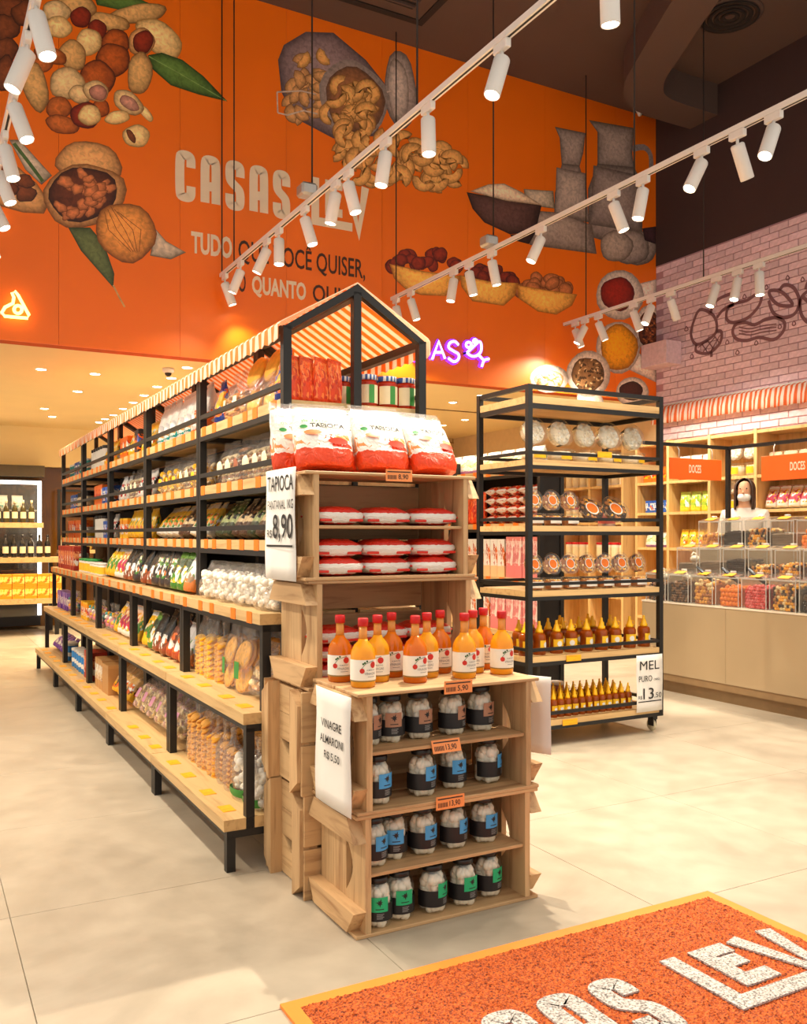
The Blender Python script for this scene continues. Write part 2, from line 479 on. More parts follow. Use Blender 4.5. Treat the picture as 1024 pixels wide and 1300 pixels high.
# brick stub beam beside the corner
stub = part_box('corner_ledge', M_brick, wall_right, 7.56, XW - .02, 7.58, 7.99, 3.33, 3.60, 0.006)

# ---- low back zone: ceiling, fascia, far walls
M_lowceil = mat('cream_ceiling', RGB(252, 228, 172), 0.8, var=0.02, scale=2)
c_low = MB().box(-4, 8.0, YW + .16, 16, Z_LOW, Z_LOW + .1).build('ceiling', M_lowceil); tag(c_low, kind='structure')
part_box('shadow_gap', mat('shadow_gap_paint', RGB(120, 80, 30), .8), c_low, 4.6, 6.6, 9.76, 9.80, Z_LOW - .006, Z_LOW)
w_f = MB().box(-4, 3.6, 14.2, 14.35, 2.37, Z_LOW).box(-4, 3.6, 14.35, 14.5, 0, 2.4, 1).build('wall_far', [M_lowceil, mat('brown_glass', RGB(104, 66, 22), 0.18, var=.12, scale=1.0)]); tag(w_f, kind='structure')
def brickmat(name):
    k = NT(name); co = k.coord('Object'); sp = k.add('ShaderNodeSeparateXYZ'); k.l(co, sp.inputs[0]); cb = k.add('ShaderNodeCombineXYZ')
    k.l(sp.outputs[0], cb.inputs[0]); k.l(sp.outputs[2], cb.inputs[1])
    bt = k.add('ShaderNodeTexBrick', i_Scale=1.0); k.l(cb.outputs[0], bt.inputs['Vector'])
    bt.inputs['Brick Width'].default_value = .4; bt.inputs['Row Height'].default_value = .12; bt.inputs['Mortar Size'].default_value = .012
    bt.inputs['Color1'].default_value = RGB(226, 196, 146); bt.inputs['Color2'].default_value = RGB(212, 180, 130); bt.inputs['Mortar'].default_value = RGB(170, 130, 80)
    k.l(bt.outputs[0], k.b.inputs['Base Color']); k.b.inputs['Roughness'].default_value = .85
    return k.m
w_fb = MB().box(3.6, 8.0, 12.6, 12.75, 0, Z_LOW).build('wall_far_brick', brickmat('far_brick')); tag(w_fb, kind='structure')

# ---- high ceiling with recessed frame, grille, soffit, diffuser
M_ceil = mat('brown_ceiling_paint', RGB(92, 72, 64), 0.85, var=0.04, scale=1.5)
M_ceil_dk = mat('recess_paint', RGB(40, 30, 26), 0.85)
hc = MB().box(-4, XW + .15, 1.2, YW + .16, Z_HIGH, Z_HIGH + .1).build('ceiling_high', M_ceil); tag(hc, kind='structure')
# stepped frame of the air-conditioning recess
fx0, fx1, fy0, fy1 = 2.3, 4.36, 5.6, 7.62
def frame_mesh(x0, x1, y0, y1, w, z0, z1):
    b = MB(); b.box(x0, x1, y0, y0 + w, z0, z1).box(x0, x1, y1 - w, y1, z0, z1).box(x0, x0 + w, y0 + w, y1 - w, z0, z1).box(x1 - w, x1, y0 + w, y1 - w, z0, z1); return b
frame_mesh(fx0, fx1, fy0, fy1, .07, Z_HIGH - .012, Z_HIGH).build('recess_strip', M_ceil_dk, hc)
frame_mesh(fx0 + .17, fx1 - .17, fy0 + .17, fy1 - .17, .06, Z_HIGH - .03, Z_HIGH).build('grille_frame', M_ceil, hc)
part_box('grille_backing', M_ceil_dk, hc, fx0 + .23, fx1 - .23, fy0 + .23, fy1 - .23, Z_HIGH - .01, Z_HIGH - .002)
yy = fy0 + .3
while yy < fy1 - .26:
    part_box('grille_slat', M_ceil, hc, fx0 + .23, fx1 - .23, yy, yy + .02, Z_HIGH - .04, Z_HIGH - .012); yy += .09
# curved hanging soffit
path = smooth_path([(5.35, 4.3), (5.9, 5.5), (6.35, 6.45), (6.62, 6.95), (7.0, 7.22), (7.8, 7.25)], k=6)
L, R = [], []
for i, p in enumerate(path):
    a = Vector(path[min(i + 1, len(path) - 1)]) - Vector(path[max(i - 1, 0)]); a.normalize(); n_ = Vector((-a.y, a.x))
    L.append(Vector(p) + n_ * .20); R.append(Vector(p) - n_ * .20)
b = MB(); n = len(path); z0, z1 = 6.0, Z_HIGH
vs = [(p.x, p.y, z0) for p in L] + [(p.x, p.y, z0) for p in R] + [(p.x, p.y, z1) for p in L] + [(p.x, p.y, z1) for p in R]
fs = []
for i in range(n - 1):
    fs += [(i, i + 1, n + i + 1, n + i), (i, 2 * n + i, 2 * n + i + 1, i + 1), (n + i, n + i + 1, 3 * n + i + 1, 3 * n + i)]
fs += [(0, n, 3 * n, 2 * n), (n - 1, 3 * n - 1, 4 * n - 1, 2 * n - 1)]
b.raw([(min(x, XW - .02), y, z) for x, y, z in vs], fs).build('hanging_soffit', M_ceil, hc)
dif = empty('ceiling_diffuser', (6.86, 6.05, Z_HIGH)); tag(dif, 'round dark air diffuser in the brown ceiling', 'air vent')
MB().lathe([(.30, -.0), (.30, -.015), (.26, -.02)], 24).build('rim', M_ceil, dif)
for i, r in enumerate((.25, .19, .13, .07)):
    MB().lathe([(r, -.012), (r + .02, -.035), (r - .01, -.038), (r - .03, -.014)], 24, cap=False).build('ring', M_ceil_dk, dif)
det = empty('smoke_detector', (7.42, 7.86, Z_HIGH)); tag(det, 'small white smoke detector on ceiling by the corner', 'smoke detector')
MB().lathe([(.05, 0), (.05, -.03), (.035, -.06), (.02, -.1), (.001, -.11)], 12).build('housing', M_lamp, det)
MB().lathe([(.058, 0), (.058, -.012)], 12).build('base_plate', M_lamp, det)

# ---- printed mural on the orange wall: flat printed shapes, each motif one print
def print_material():
    k = NT('mural_print')
    a = k.add('ShaderNodeAttribute', attribute_name='Col')
    nz = k.add('ShaderNodeTexNoise', i_Scale=26.0, i_Detail=5.0, i_Distortion=.7); k.l(k.coord('Object'), nz.inputs['Vector'])
    c = k.mix(1.0, a.outputs[0], k.ramp(nz.outputs[0], [(0.32, (0.95, 0.93, 0.9, 1)), (0.62, (1.5, 1.46, 1.4, 1))]), 'MULTIPLY')
    k.l(c, k.b.inputs['Base Color']); k.b.inputs['Roughness'].default_value = 0.45
    return k.m
M_print = print_material()
class Mural:
    def __init__(s, ox, oy, sc): s.ox, s.oy, s.sc = ox, oy, sc; s.b = MB(); s.layer = 0
    def wall(s, x, y):
        p = ray_to(s.ox + x / s.sc, s.oy + y / s.sc, 1, YW); return (p.x, min(p.z, Z_HIGH - .005))
    def poly(s, pts, c1, c2, cen=None, hl=(-.18, -.2), raw=False):
        """closed outline in tracing coordinates: centre colour c1 fading to rim colour c2"""
        q = [s.wall(*p) for p in pts] if not raw else pts
        cx = sum(p[0] for p in q) / len(q); cz = sum(p[1] for p in q) / len(q)
        s.layer += 1; y = YW - .0012 - s.layer * .00004
        n = len(q); vs = []; cs = []; c1 = tuple(c * 1.15 for c in c1[:3]); c2 = tuple(c * .55 for c in c2[:3])
        rx = max(p[0] for p in q) - cx; rz = max(p[1] for p in q) - cz
        for k, w in ((0.0, 0.0), (0.5, .18), (0.84, .55), (1.0, 1.0)):
            for p in q:
                o = (1 - k)
                x = cx + (p[0] - cx) * k + hl[0] * rx * o; z = cz + (p[1] - cz) * k - hl[1] * rz * o
                vs.append((x, y, z)); cs.append(tuple(c1[i] * (1 - w) + c2[i] * w for i in range(3)) + (1,))
        fs = [(j * n + i, j * n + (i + 1) % n, (j + 1) * n + (i + 1) % n, (j + 1) * n + i) for j in range(3) for i in range(n)]
        s.b.raw(vs, fs, 0, True); s.b.c += cs
    def ell(s, cx, cy, rx, ry, rot=0, c1=None, c2=None, n=18, wob=0.03, pinch=0.0):
        ca, sa = math.cos(math.radians(rot)), math.sin(math.radians(rot)); pts = []
        ph = random.random() * 6
        for i in range(n):
            a = 2 * PI * i / n; k = 1 + wob * math.sin(3 * a + ph) + wob * math.sin(5 * a + ph * 2)
            k *= 1 - pinch * math.exp(-((abs(math.sin(a)) - 1) ** 2) * 12)
            x, y = rx * k * math.cos(a), ry * k * math.sin(a); pts.append((cx + x * ca - y * sa, cy + x * sa + y * ca))
        s.poly(pts, c1, c2)
    def bean(s, cx, cy, r, rot, w, c1, c2, arc=2.3):
        pts = []
        for i in range(9):
            t = i / 8; a = rot + (t - .5) * arc; ww = w * (0.55 + .45 * math.sin(PI * t) + .15 * (t > .5))
            pts.append((cx + (r + ww) * math.cos(a), cy + (r + ww) * math.sin(a)))
        for i in range(8, -1, -1):
            t = i / 8; a = rot + (t - .5) * arc; ww = w * (0.55 + .45 * math.sin(PI * t))
            pts.append((cx + (r - ww) * math.cos(a), cy + (r - ww) * math.sin(a)))
        s.poly(pts, c1, c2, hl=(0, 0))
    def line(s, pts, w, c):
        q = [s.wall(*p) for p in pts]; vs, fs = ribbon(q, w); s.layer += 1; y = YW - .0012 - s.layer * .00004
        s.b.raw([(a, y, z) for a, z in vs], fs); s.b.c += [c] * len(vs)
    def done(s, name): return s.b.build(name, M_print, wall_back)
PEA = (RGB(214, 168, 104), RGB(140, 92, 44)); HAZ = (RGB(176, 84, 26), RGB(70, 24, 8)); RED = (RGB(140, 44, 20), RGB(70, 18, 10))
PIS = (RGB(228, 196, 140), RGB(156, 108, 58)); ALM = (RGB(186, 98, 38), RGB(110, 48, 14)); WAL = (RGB(120, 62, 30), RGB(58, 26, 12))
CRM = (RGB(240, 206, 140), RGB(186, 132, 62)); SHELL = (RGB(222, 166, 104), RGB(150, 92, 44)); GRN = (RGB(88, 120, 52), RGB(34, 66, 26)); GREY = (RGB(196, 178, 158), RGB(120, 108, 88))
m = Mural(0, 0, 3.413)
for a in [(40, 40, 70, 60), (30, 120, 60, 60), (20, 215, 62, 52), (30, 320, 48, 80), (110, 60, 60, 60)]: m.ell(*a, 0, *WAL, wob=.08)
m.poly([(405, -25), (560, -25), (690, 35), (560, 52), (420, 22)], *GRN)
m.ell(600, 60, 125, 48, -8, *PEA, pinch=.12); m.ell(470, 95, 95, 42, 12, *PEA, pinch=.1); m.ell(330, 20, 90, 60, 20, *PEA)
m.ell(690, 165, 118, 66, 38, *CRM); m.ell(612, 182, 58, 62, 20, *SHELL); m.ell(620, 182, 44, 52, 20, *RED)
m.poly([(640, 240), (700, 228), (790, 260), (880, 330), (985, 440), (860, 410), (740, 370), (660, 300)], *GRN); m.line([(645, 245), (780, 320), (980, 438)], .008, RGB(120, 150, 80))
m.ell(186, 140, 42, 72, -15, *PEA); m.ell(245, 50, 64, 48, 10, *PIS); m.ell(350, 75, 46, 46, 0, *RED); m.ell(420, 130, 42, 46, 0, *RED)
m.ell(500, 185, 62, 60, 0, *HAZ); m.ell(488, 262, 75, 76, 10, *HAZ); m.ell(420, 342, 78, 82, 0, *HAZ)
m.ell(255, 118, 58, 48, 15, *CRM); m.ell(385, 182, 56, 60, 0, *CRM); m.ell(315, 240, 58, 70, -20, *PEA)
m.ell(220, 240, 75, 36, 18, *ALM); m.ell(180, 278, 48, 38, 0, *ALM)
m.ell(150, 370, 54, 132, -16, *PEA, pinch=.1); m.ell(605, 318, 54, 104, 5, *PEA, pinch=.1)
m.ell(435, 470, 40, 40, 0, *HAZ); m.ell(290, 362, 78, 72, 0, *PIS); m.ell(345, 410, 50, 40, 20, *PIS); m.ell(255, 468, 56, 50, 0, *ALM); m.ell(270, 540, 76, 40, 14, *ALM)
m.ell(415, 395, 58, 46, 20, *PIS); m.ell(425, 402, 40, 34, 20, RGB(190, 130, 110), RGB(120, 70, 60)); m.ell(370, 500, 66, 58, 0, *RED); m.ell(388, 500, 50, 46, 0, *CRM)
m.ell(630, 490, 48, 18, 50, *CRM); m.ell(555, 445, 74, 46, 35, *PIS); m.ell(560, 448, 48, 26, 35, RGB(196, 140, 120), RGB(150, 90, 76)); m.ell(508, 510, 56, 30, -10, *CRM); m.ell(590, 590, 60, 50, 0, *CRM); m.ell(568, 590, 34, 14, 60, *WAL)
m.done('printed_mixed_nuts')
m = Mural(0, 160, 3.413)
m.poly([(0, 150), (70, 170), (160, 250), (215, 330), (190, 380), (100, 375), (-60, 330), (-60, 150)], *SHELL)
for a in [(20, 200, 50, 40), (60, 250, 50, 36), (110, 290, 48, 40), (30, 270, 50, 40), (110, 240, 40, 30)]: m.ell(*a, 20, *WAL, wob=.08)
m.poly([(40, 60), (85, 60), (225, 215), (180, 255), (110, 190)], *GREY); m.line([(60, 75), (130, 165), (185, 240)], .03, RGB(70, 96, 48))
m.ell(385, 160, 146, 92, 8, *SHELL)
m.ell(365, 302, 182, 138, -8, *SHELL); m.ell(358, 295, 150, 118, -8, RGB(96, 46, 24), RGB(60, 26, 14))
for i in range(26):
    a = random.random() * 6.28; r = math.sqrt(random.random())
    m.ell(358 + 122 * r * math.cos(a), 295 + 92 * r * math.sin(a), random.uniform(26, 44), random.uniform(16, 28), random.uniform(-60, 60), RGB(196, 116, 66), RGB(110, 52, 26), wob=.1)
m.poly([(295, 440), (390, 440), (450, 510), (495, 640), (490, 700), (420, 620), (350, 540)], RGB(92, 104, 60), RGB(52, 70, 38)); m.line([(490, 690), (515, 740), (540, 785)], .015, RGB(190, 150, 90))
m.poly([(672, 445), (720, 500), (805, 548), (740, 578), (650, 562)], *GREY)
m.ell(545, 460, 138, 124, 40, RGB(226, 150, 70), RGB(140, 76, 26))
for t in (-70, -35, 0, 35, 70): m.line([(480 + t * .4, 350 + abs(t) * .3), (540 + t * 1.0, 450), (585 + t * .25, 545)], .006, RGB(130, 70, 26))
m.done('printed_walnuts')
m = Mural(300, 0, 3.413)
m.ell(710, 392, 70, 172, -4, RGB(176, 158, 150), RGB(124, 108, 104)); m.ell(700, 392, 46, 140, -4, RGB(196, 178, 168), RGB(150, 132, 124))
m.poly([(180, 260), (205, 195), (300, 138), (420, 142), (560, 260), (640, 360), (650, 480), (600, 590), (420, 600), (250, 510), (195, 400)], RGB(146, 122, 124), RGB(104, 84, 90))
CA = (RGB(226, 168, 96), RGB(160, 102, 46))
random.seed(11)
for i in range(22): m.bean(random.uniform(225, 420), random.uniform(270, 510), 34, random.random() * 6.28, 24, RGB(206, 152, 96), RGB(130, 84, 50))
m.bean(270, 245, 34, .6, 20, *CA); m.bean(400, 235, 34, 2.6, 22, *CA)
m.ell(505, 430, 146, 172, -22, RGB(150, 128, 120), RGB(172, 156, 150)); m.ell(512, 436, 124, 150, -22, RGB(150, 96, 60), RGB(120, 84, 66))
for i in range(34):
    a = random.random() * 6.28; r = math.sqrt(random.random()); m.bean(500 + 90 * r * math.cos(a), 460 + 115 * r * math.sin(a), 40, random.random() * 6.28, 19, *CA, arc=2.7)
for i in range(60):
    t = random.random(); x = 420 + 520 * t + random.uniform(-20, 20); yb = 560 + 90 * t; m.bean(x, yb + random.uniform(0, 190 - 40 * t), 42, random.random() * 6.28, 20, *CA, arc=2.7)
for p in ([(175, 400), (280, 395), (345, 410)], [(175, 400), (178, 490)], [(178, 490), (220, 500), (290, 480), (350, 495)], [(650, 400), (675, 395), (680, 410)]): m.line(p, .014, RGB(190, 170, 156))
m.done('printed_cashew_jar')
m = Mural(512, 0, 2.0)
JG = (RGB(168, 150, 142), RGB(112, 98, 94))
m.poly([(384, 322), (462, 338), (456, 388), (446, 425), (402, 425), (396, 350)], *JG, hl=(0, 0)); m.poly([(402, 415), (446, 420), (462, 475), (470, 565), (382, 552), (384, 490)], *JG, hl=(0, 0))
m.line(smooth_path([(580, 378), (610, 374), (627, 395), (628, 440)], k=3), .07, RGB(140, 124, 124))
m.poly([(470, 305), (585, 325), (580, 390), (586, 430), (492, 425), (492, 335)], *JG, hl=(0, 0)); m.poly([(492, 415), (586, 425), (606, 470), (606, 640), (470, 600), (468, 480)], *JG, hl=(0, 0))
m.poly([(388, 425), (462, 440), (470, 560), (384, 548)], RGB(178, 160, 150), RGB(140, 122, 116)); m.poly([(482, 420), (598, 445), (604, 590), (472, 570)], RGB(160, 142, 136), RGB(120, 104, 100))
m.poly([(305, 480), (380, 485), (384, 530), (310, 520)], *GREY)
m.poly([(318, 545), (345, 536), (400, 540), (478, 572), (490, 645), (320, 622)], RGB(164, 146, 136), RGB(118, 102, 96))
m.ell(600, 630, 42, 44, 0, *JG); m.ell(575, 628, 50, 44, 0, *JG); m.ell(540, 625, 42, 40, 0, RGB(176, 158, 146), RGB(130, 112, 104))
m.poly([(160, 488), (350, 522), (335, 590), (270, 595), (205, 565), (175, 530)], RGB(96, 66, 62), RGB(48, 30, 28)); m.poly([(270, 596), (335, 590), (318, 620), (280, 610)], RGB(60, 40, 38), RGB(40, 26, 24))
m.poly([(168, 486), (215, 468), (255, 466), (300, 488), (352, 522), (260, 510)], RGB(238, 216, 186), RGB(176, 140, 110))
m.poly([(606, 580), (640, 575), (640, 620), (612, 610)], RGB(70, 44, 50), RGB(50, 34, 38))
m.done('printed_jugs_and_rice_bowl')
m = Mural(480, 220, 2.768)
BW = (RGB(246, 186, 84), RGB(196, 112, 30)); random.seed(5)
for x0, x1, y0, y1, c in [(45, 280, 262, 322, RED), (300, 480, 320, 380, (RGB(128, 44, 26), RGB(60, 18, 14))), (500, 685, 345, 410, (RGB(186, 110, 62), RGB(110, 56, 28)))]:
    for i in range(22):
        x = random.uniform(x0, x1); k = 1 - abs((x - (x0 + x1) / 2) / ((x1 - x0) / 2)) ** 2
        m.ell(x, y1 + 8 - k * random.uniform(0, y1 - y0), random.uniform(20, 30), random.uniform(18, 26), random.uniform(-40, 40), *c)
m.poly([(38, 318), (160, 345), (292, 362), (275, 400), (235, 432), (150, 428), (100, 412), (55, 370)], *BW)
m.poly([(284, 358), (390, 380), (492, 386), (480, 430), (440, 466), (330, 450), (292, 400)], *BW); m.poly([(485, 392), (590, 410), (698, 426), (680, 465), (625, 497), (560, 486), (492, 440)], *BW)
m.done('printed_date_bowls')
m = Mural(480, 220, 2.768)
WH = (RGB(230, 214, 200), RGB(188, 168, 156))
for e, i_, h in [((848, 428, 84, 88), (840, 424, 60, 60, RGB(150, 34, 18), RGB(96, 20, 12)), [(900, 392), (978, 372), (978, 440), (912, 450)]),
                 ((950, 545, 48, 82), (952, 548, 40, 66, RGB(130, 66, 34), RGB(60, 28, 16)), None),
                 ((842, 612, 78, 92), (845, 612, 66, 82, RGB(236, 160, 10), RGB(186, 106, 6)), [(905, 620), (976, 690), (976, 735), (880, 690)]),
                 ((738, 705, 78, 82), (736, 708, 58, 62, RGB(150, 110, 70), RGB(84, 54, 30)), [(700, 770), (780, 770), (800, 830), (690, 830)]),
                 ((600, 722, 68, 50), (600, 726, 52, 34, RGB(240, 200, 150), RGB(220, 120, 70)), None),
                 ((892, 768, 58, 52), (888, 765, 42, 34, RGB(70, 36, 30), RGB(44, 22, 20)), None)]:
    if h: m.poly(h, *WH)
    m.ell(*e, 0, *WH, wob=.01); m.ell(*i_[:4], 0, i_[4], i_[5], wob=.03)
random.seed(3)
for cx, cy, rx, ry, cs in [(736, 708, 52, 56, [(RGB(220, 190, 140), RGB(160, 120, 80)), (RGB(80, 56, 36), RGB(50, 34, 24))]), (952, 548, 26, 56, [(RGB(190, 110, 60), RGB(120, 60, 30)), (RGB(70, 34, 24), RGB(44, 20, 16))]), (600, 726, 44, 26, [(RGB(236, 120, 60), RGB(190, 80, 40)), (RGB(250, 230, 190), RGB(220, 190, 150))])]:
    for i in range(60):
        a = random.random() * 6.28; r = math.sqrt(random.random()); m.ell(cx + rx * r * math.cos(a), cy + ry * r * math.sin(a), 7, 3.5, random.uniform(0, 180), *random.choice(cs), n=6)
m.done('printed_spice_spoons')

# ---- lettering on the orange wall
GLYPH = {'C': [[(1, .72), (1, .92), (.84, 1), (.16, 1), (0, .92), (0, .08), (.16, 0), (.84, 0), (1, .08), (1, .28)]],
         'A': [[(0, -.04), (0, .92), (.16, 1), (.84, 1), (1, .92), (1, -.04)], [(0, .36), (1, .36)]],
         'S': [[(1, .72), (1, .92), (.84, 1), (.16, 1), (0, .92), (0, .68), (.14, .57), (.86, .43), (1, .32), (1, .08), (.84, 0), (.16, 0), (0, .08), (0, .28)]]}
def rounded(pl, k=4):
    out = [pl[0]]
    for a, c, e in zip(pl, pl[1:], pl[2:]):
        A = Vector(a).lerp(Vector(c), .5 if a != pl[0] else .72); E_ = Vector(e).lerp(Vector(c), .5 if e != pl[-1] else .72); c = Vector(c)
        for i in range(k + 1):
            t = i / k; p = A * (1 - t) ** 2 + c * (2 * t * (1 - t)) + E_ * t * t; out.append((p.x, p.y))
    out.append(pl[-1]); return [p for i, p in enumerate(out) if i == 0 or (Vector(p) - Vector(out[i - 1])).length > .004]
def brand(b, x0, x1, z0, z1, sw, place):
    """the shop lettering laid out in a box; place maps (x,z) to a 3-D point"""
    W = x1 - x0; H = z1 - z0
    cells = [('C', .0, .094), ('A', .122, .216), ('S', .244, .338), ('A', .366, .460), ('S', .488, .577)]
    st = []
    for g, a, c in cells:
        for pl in GLYPH[g]: st.append([(x0 + W * (a + .02 + (c - a - .04) * p[0]), z0 + sw / 2 + (H - sw) * p[1]) for p in (rounded(pl) if len(pl) > 2 else pl)])
    gx = lambda t: x0 + W * t
    zt, zb = z1, z0 + sw / 2
    st.append([(gx(.715), zt), (gx(.715), zb), (gx(.925), zb)])
    zE = z0 + sw * 1.9
    st.append([(gx(.868), zt - sw / 2), (gx(.792), zt - sw / 2), (gx(.792), zE), (gx(.868), zE)]); st.append([(gx(.792), (zt + zE) / 2), (gx(.858), (zt + zE) / 2)])
    st.append([(gx(.900), zt), (gx(.962), z0 + .02 * H), (gx(1.0), zt)])
    for n_, s_ in enumerate(st):
        vs, fs = ribbon(s_, sw); q = [Vector(place(*p)) for p in vs]; nr = (q[1] - q[0]).cross(q[2] - q[0]).normalized(); up = Vector((0, -1, 0)) if abs(nr.y) > .5 else Vector((0, 0, 1))
        b.raw([v + up * (n_ * .0003) for v in q], fs)
    return b
M_letter = mat('cream_lettering', RGB(244, 222, 192), 0.6, var=0.02)
M_dkletter = mat('brown_lettering', RGB(72, 44, 30), 0.6, var=0.02)
brand(MB(), 2.05, 3.93, 4.34, 4.80, .082, lambda x, z: (x, YW - .004, z)).build('lettering', M_letter, wall_back)
def wall_text(s, x0, x1, z0, z1, m, bold=.035):
    p, f = text2d(s, x1 - x0, z1 - z0, bold)
    MB().raw([(x0 + a, YW - .004, z0 + b_) for a, b_ in p], f).build('lettering', m, wall_back)
wall_text('TUDO', 2.19, 2.57, 3.89, 4.09, M_letter); wall_text('QUE VOCÊ QUISER,', 2.63, 3.93, 3.86, 4.13, M_dkletter, .01)
wall_text('O', 2.63, 2.70, 3.60, 3.78, M_dkletter, .01); wall_text('QUANTO', 2.76, 3.30, 3.57, 3.77, M_letter); wall_text('QUISER.', 3.37, 3.97, 3.57, 3.77, M_dkletter, .01)

# ---- line drawings on the brick wall (flat painted strokes)
M_sketch = mat('brown_sketch_paint', RGB(132, 92, 100), 0.8, var=0.04)
SX = XW - BT - .0075
sk = MB()
def sketch(pts, w=.036, closed=False, k=4):
    q = [ray_to(820 + x / 5.02, 250 + y / 5.02, 0, SX) for x, y in (smooth_path(pts, closed, k) if k > 1 else pts)]
    vs, fs = ribbon([(p.y, p.z) for p in q], w, closed); sk.raw([(SX, a, c) for a, c in vs], fs)
sketch([(340, 720), (300, 800), (285, 880), (320, 940), (400, 905), (445, 860), (445, 790), (410, 740)], closed=True)
sketch([(320, 940), (320, 985), (400, 995), (470, 930), (478, 860), (445, 855)]); sketch([(415, 985), (415, 1020)])
for a in [((330, 960), (400, 910)), ((360, 990), (440, 890)), ((410, 985), (470, 880)), ((350, 930), (390, 990)), ((390, 915), (430, 970)), ((430, 880), (465, 930))]: sketch(a, .014, k=1)
sketch([(410, 740), (430, 680), (480, 640), (560, 615), (585, 660)]); sketch([(450, 770), (490, 720), (560, 680), (640, 660), (700, 620), (735, 620), (720, 690), (660, 760), (600, 790), (540, 800), (510, 770), (520, 710), (560, 685)])
sketch([(550, 860), (570, 815), (630, 800), (690, 815), (760, 780), (830, 770), (880, 800), (870, 860), (810, 910), (720, 895), (640, 915), (575, 905)], closed=True)
for y in (830, 850, 870): sketch([(590, y), (660, y + 10), (740, y - 8), (830, y - 20)], .014)
sketch([(785, 600), (850, 600), (900, 640), (930, 690), (850, 690), (800, 650)], closed=True); sketch([(850, 595), (880, 560), (940, 580), (975, 660), (950, 740), (880, 770), (810, 740), (780, 660)])
sketch([(1030, 600), (985, 650), (985, 740), (1030, 800), (1120, 820), (1180, 740), (1160, 640), (1080, 590)], closed=True); sketch([(1000, 640), (1060, 700), (1100, 800)]); sketch([(1015, 590), (1030, 545), (1070, 540)])
sketch([(1230, 700), (1290, 640), (1380, 660), (1400, 760), (1330, 830), (1250, 800)], closed=True)
for x, y in [(255, 840), (290, 1015), (515, 925), (625, 635), (765, 575), (900, 515), (995, 525), (940, 805), (700, 930), (850, 825), (580, 990)]: sketch([(x - 10, y + 8), (x, y - 14), (x + 12, y + 4), (x, y + 14)], .012, True)
sk.build('nut_sketch', M_sketch, wall_right)
# ================================================================== CEILING LIGHTS
def spot(parent, loc, direction, watts, size=1.85, blend=0.7, col=WARM, rad=0.035):
    ld = bpy.data.lights.new('spot_lamp', 'SPOT'); ld.energy = watts; ld.color = col; ld.spot_size = size; ld.spot_blend = blend; ld.shadow_soft_size = rad
    o = bpy.data.objects.new('spot_lamp', ld); link(o, parent); o.location = loc
    o.rotation_mode = 'QUATERNION'; o.rotation_quaternion = Vector(direction).to_track_quat('-Z', 'Y'); return o
ZT = 3.70
head_mesh = MB().lathe([(.030, 0), (.038, -.006), (.040, -.012), (.040, -.205), (.037, -.21), (.034, -.205), (.034, -.19)], 18, cap=False).lathe([(.001, 0), (.030, 0)], 18, cap=False).mesh('housing', M_lamp)
lens_mesh = MB().lathe([(.001, -.200), (.0345, -.200)], 18, cap=False).mesh('lens', M_lens)
adapter_mesh = MB().rbox(-.016, .016, -.055, .055, -.045, .0, .004).mesh('adapter', M_lamp)
arm_mesh = MB().tube([(0, 0, -.04), (0, 0, -.075), (.0, 0, -.10)], .009, 8).mesh('arm', M_lamp)
M_cable = mat('black_cable', RGB(40, 30, 26), 0.7)
M_box = mat('brushed_metal', RGB(190, 186, 180), 0.3, 0.6)
track_name = {0: 'leftmost', 1: 'second-from-left', 2: 'third-from-left', 3: 'rightmost', 4: 'added unseen left'}
def track(idx, X, y0, y1, cables, heads, watts=TRACK_W, boxes=()):
    t = empty('light_track', (X, y1, ZT)); tag(t, f'white ceiling light track, {track_name[idx]} one, hung on cables', 'light track', 'ceiling light tracks')
    part_box('rail', M_lamp, t, -.018, .018, y0 - y1, 0, 0, .032)
    part_box('slot', M_ink, t, -.006, .006, y0 - y1 + .01, -.01, -.001, .0)
    for y in cables: MB().tube([(0, 0, .03), (0, 0, Z_HIGH - ZT)], .006, 6).build('cable', M_cable, t, (0, y - y1, 0))
    for y in boxes: MB().rbox(-.06, .06, -.06, .06, .03, .12, .015).build('power_box', M_box, t, (-.03, y - y1, 0))
    for i, (y, tl, fw, *pw) in enumerate(heads):
        h = empty('track_spotlight', (X, y, ZT))
        tag(h, f'white cylinder spotlight, {ORD[i]} from the orange wall on {track_name[idx]} track', 'spotlight', 'track spotlights')
        obj('adapter', adapter_mesh, h); obj('arm', arm_mesh, h)
        a = (Vector((0, 0, -1)) + RV * tl + DV * fw).normalized()
        q = a.to_track_quat('-Z', 'Y')
        hd = obj('housing', head_mesh, h, Vector((0, 0, -.085)) - a * .01); hd.rotation_mode = 'QUATERNION'; hd.rotation_quaternion = q
        obj('lens', lens_mesh, hd)
        spot(h, Vector((0, 0, -.085)) + a * .215, a, watts * (pw[0] if pw else 1.0), rad=.02 if pw else .035)
track(0, .47, 1.6, 7.97, [7.2, 4.45, 2.5], [(7.4, .4, .1), (6.7, .5, 0), (6.15, .4, 0), (5.72, .3, -.1), (5.15, .4, -.1), (4.55, -.3, -.2), (4.2, .3, -.1), (3.3, .35, .2, .45), (2.4, .3, .4, .4)], TRACK_W * .85)
track(4, -1.45, 1.6, 7.97, [7.0, 4.4], [(7.6, .8, .1), (6.7, .8, .1), (5.8, .8, 0), (4.9, .8, 0), (4.0, .8, .1, .7), (3.2, .7, .4, .4)], TRACK_W * .95)  # unseen track, added to brighten the face of the long shelf
track(1, 2.46, 1.6, 7.97, [7.95, 7.6, 5.85, 4.35, 2.6], [(7.86, .35, .1, .3), (7.42, -.4, 0, .25), (6.77, -.45, 0), (6.5, .02, -.15), (5.98, .3, -.1), (5.45, -.18, .0), (5.25, .25, -.1), (4.73, -.14, -.1), (4.23, .02, -.1, 1.3), (3.53, -.28, -.2, 4.2), (2.78, .05, .1)], boxes=[5.87])
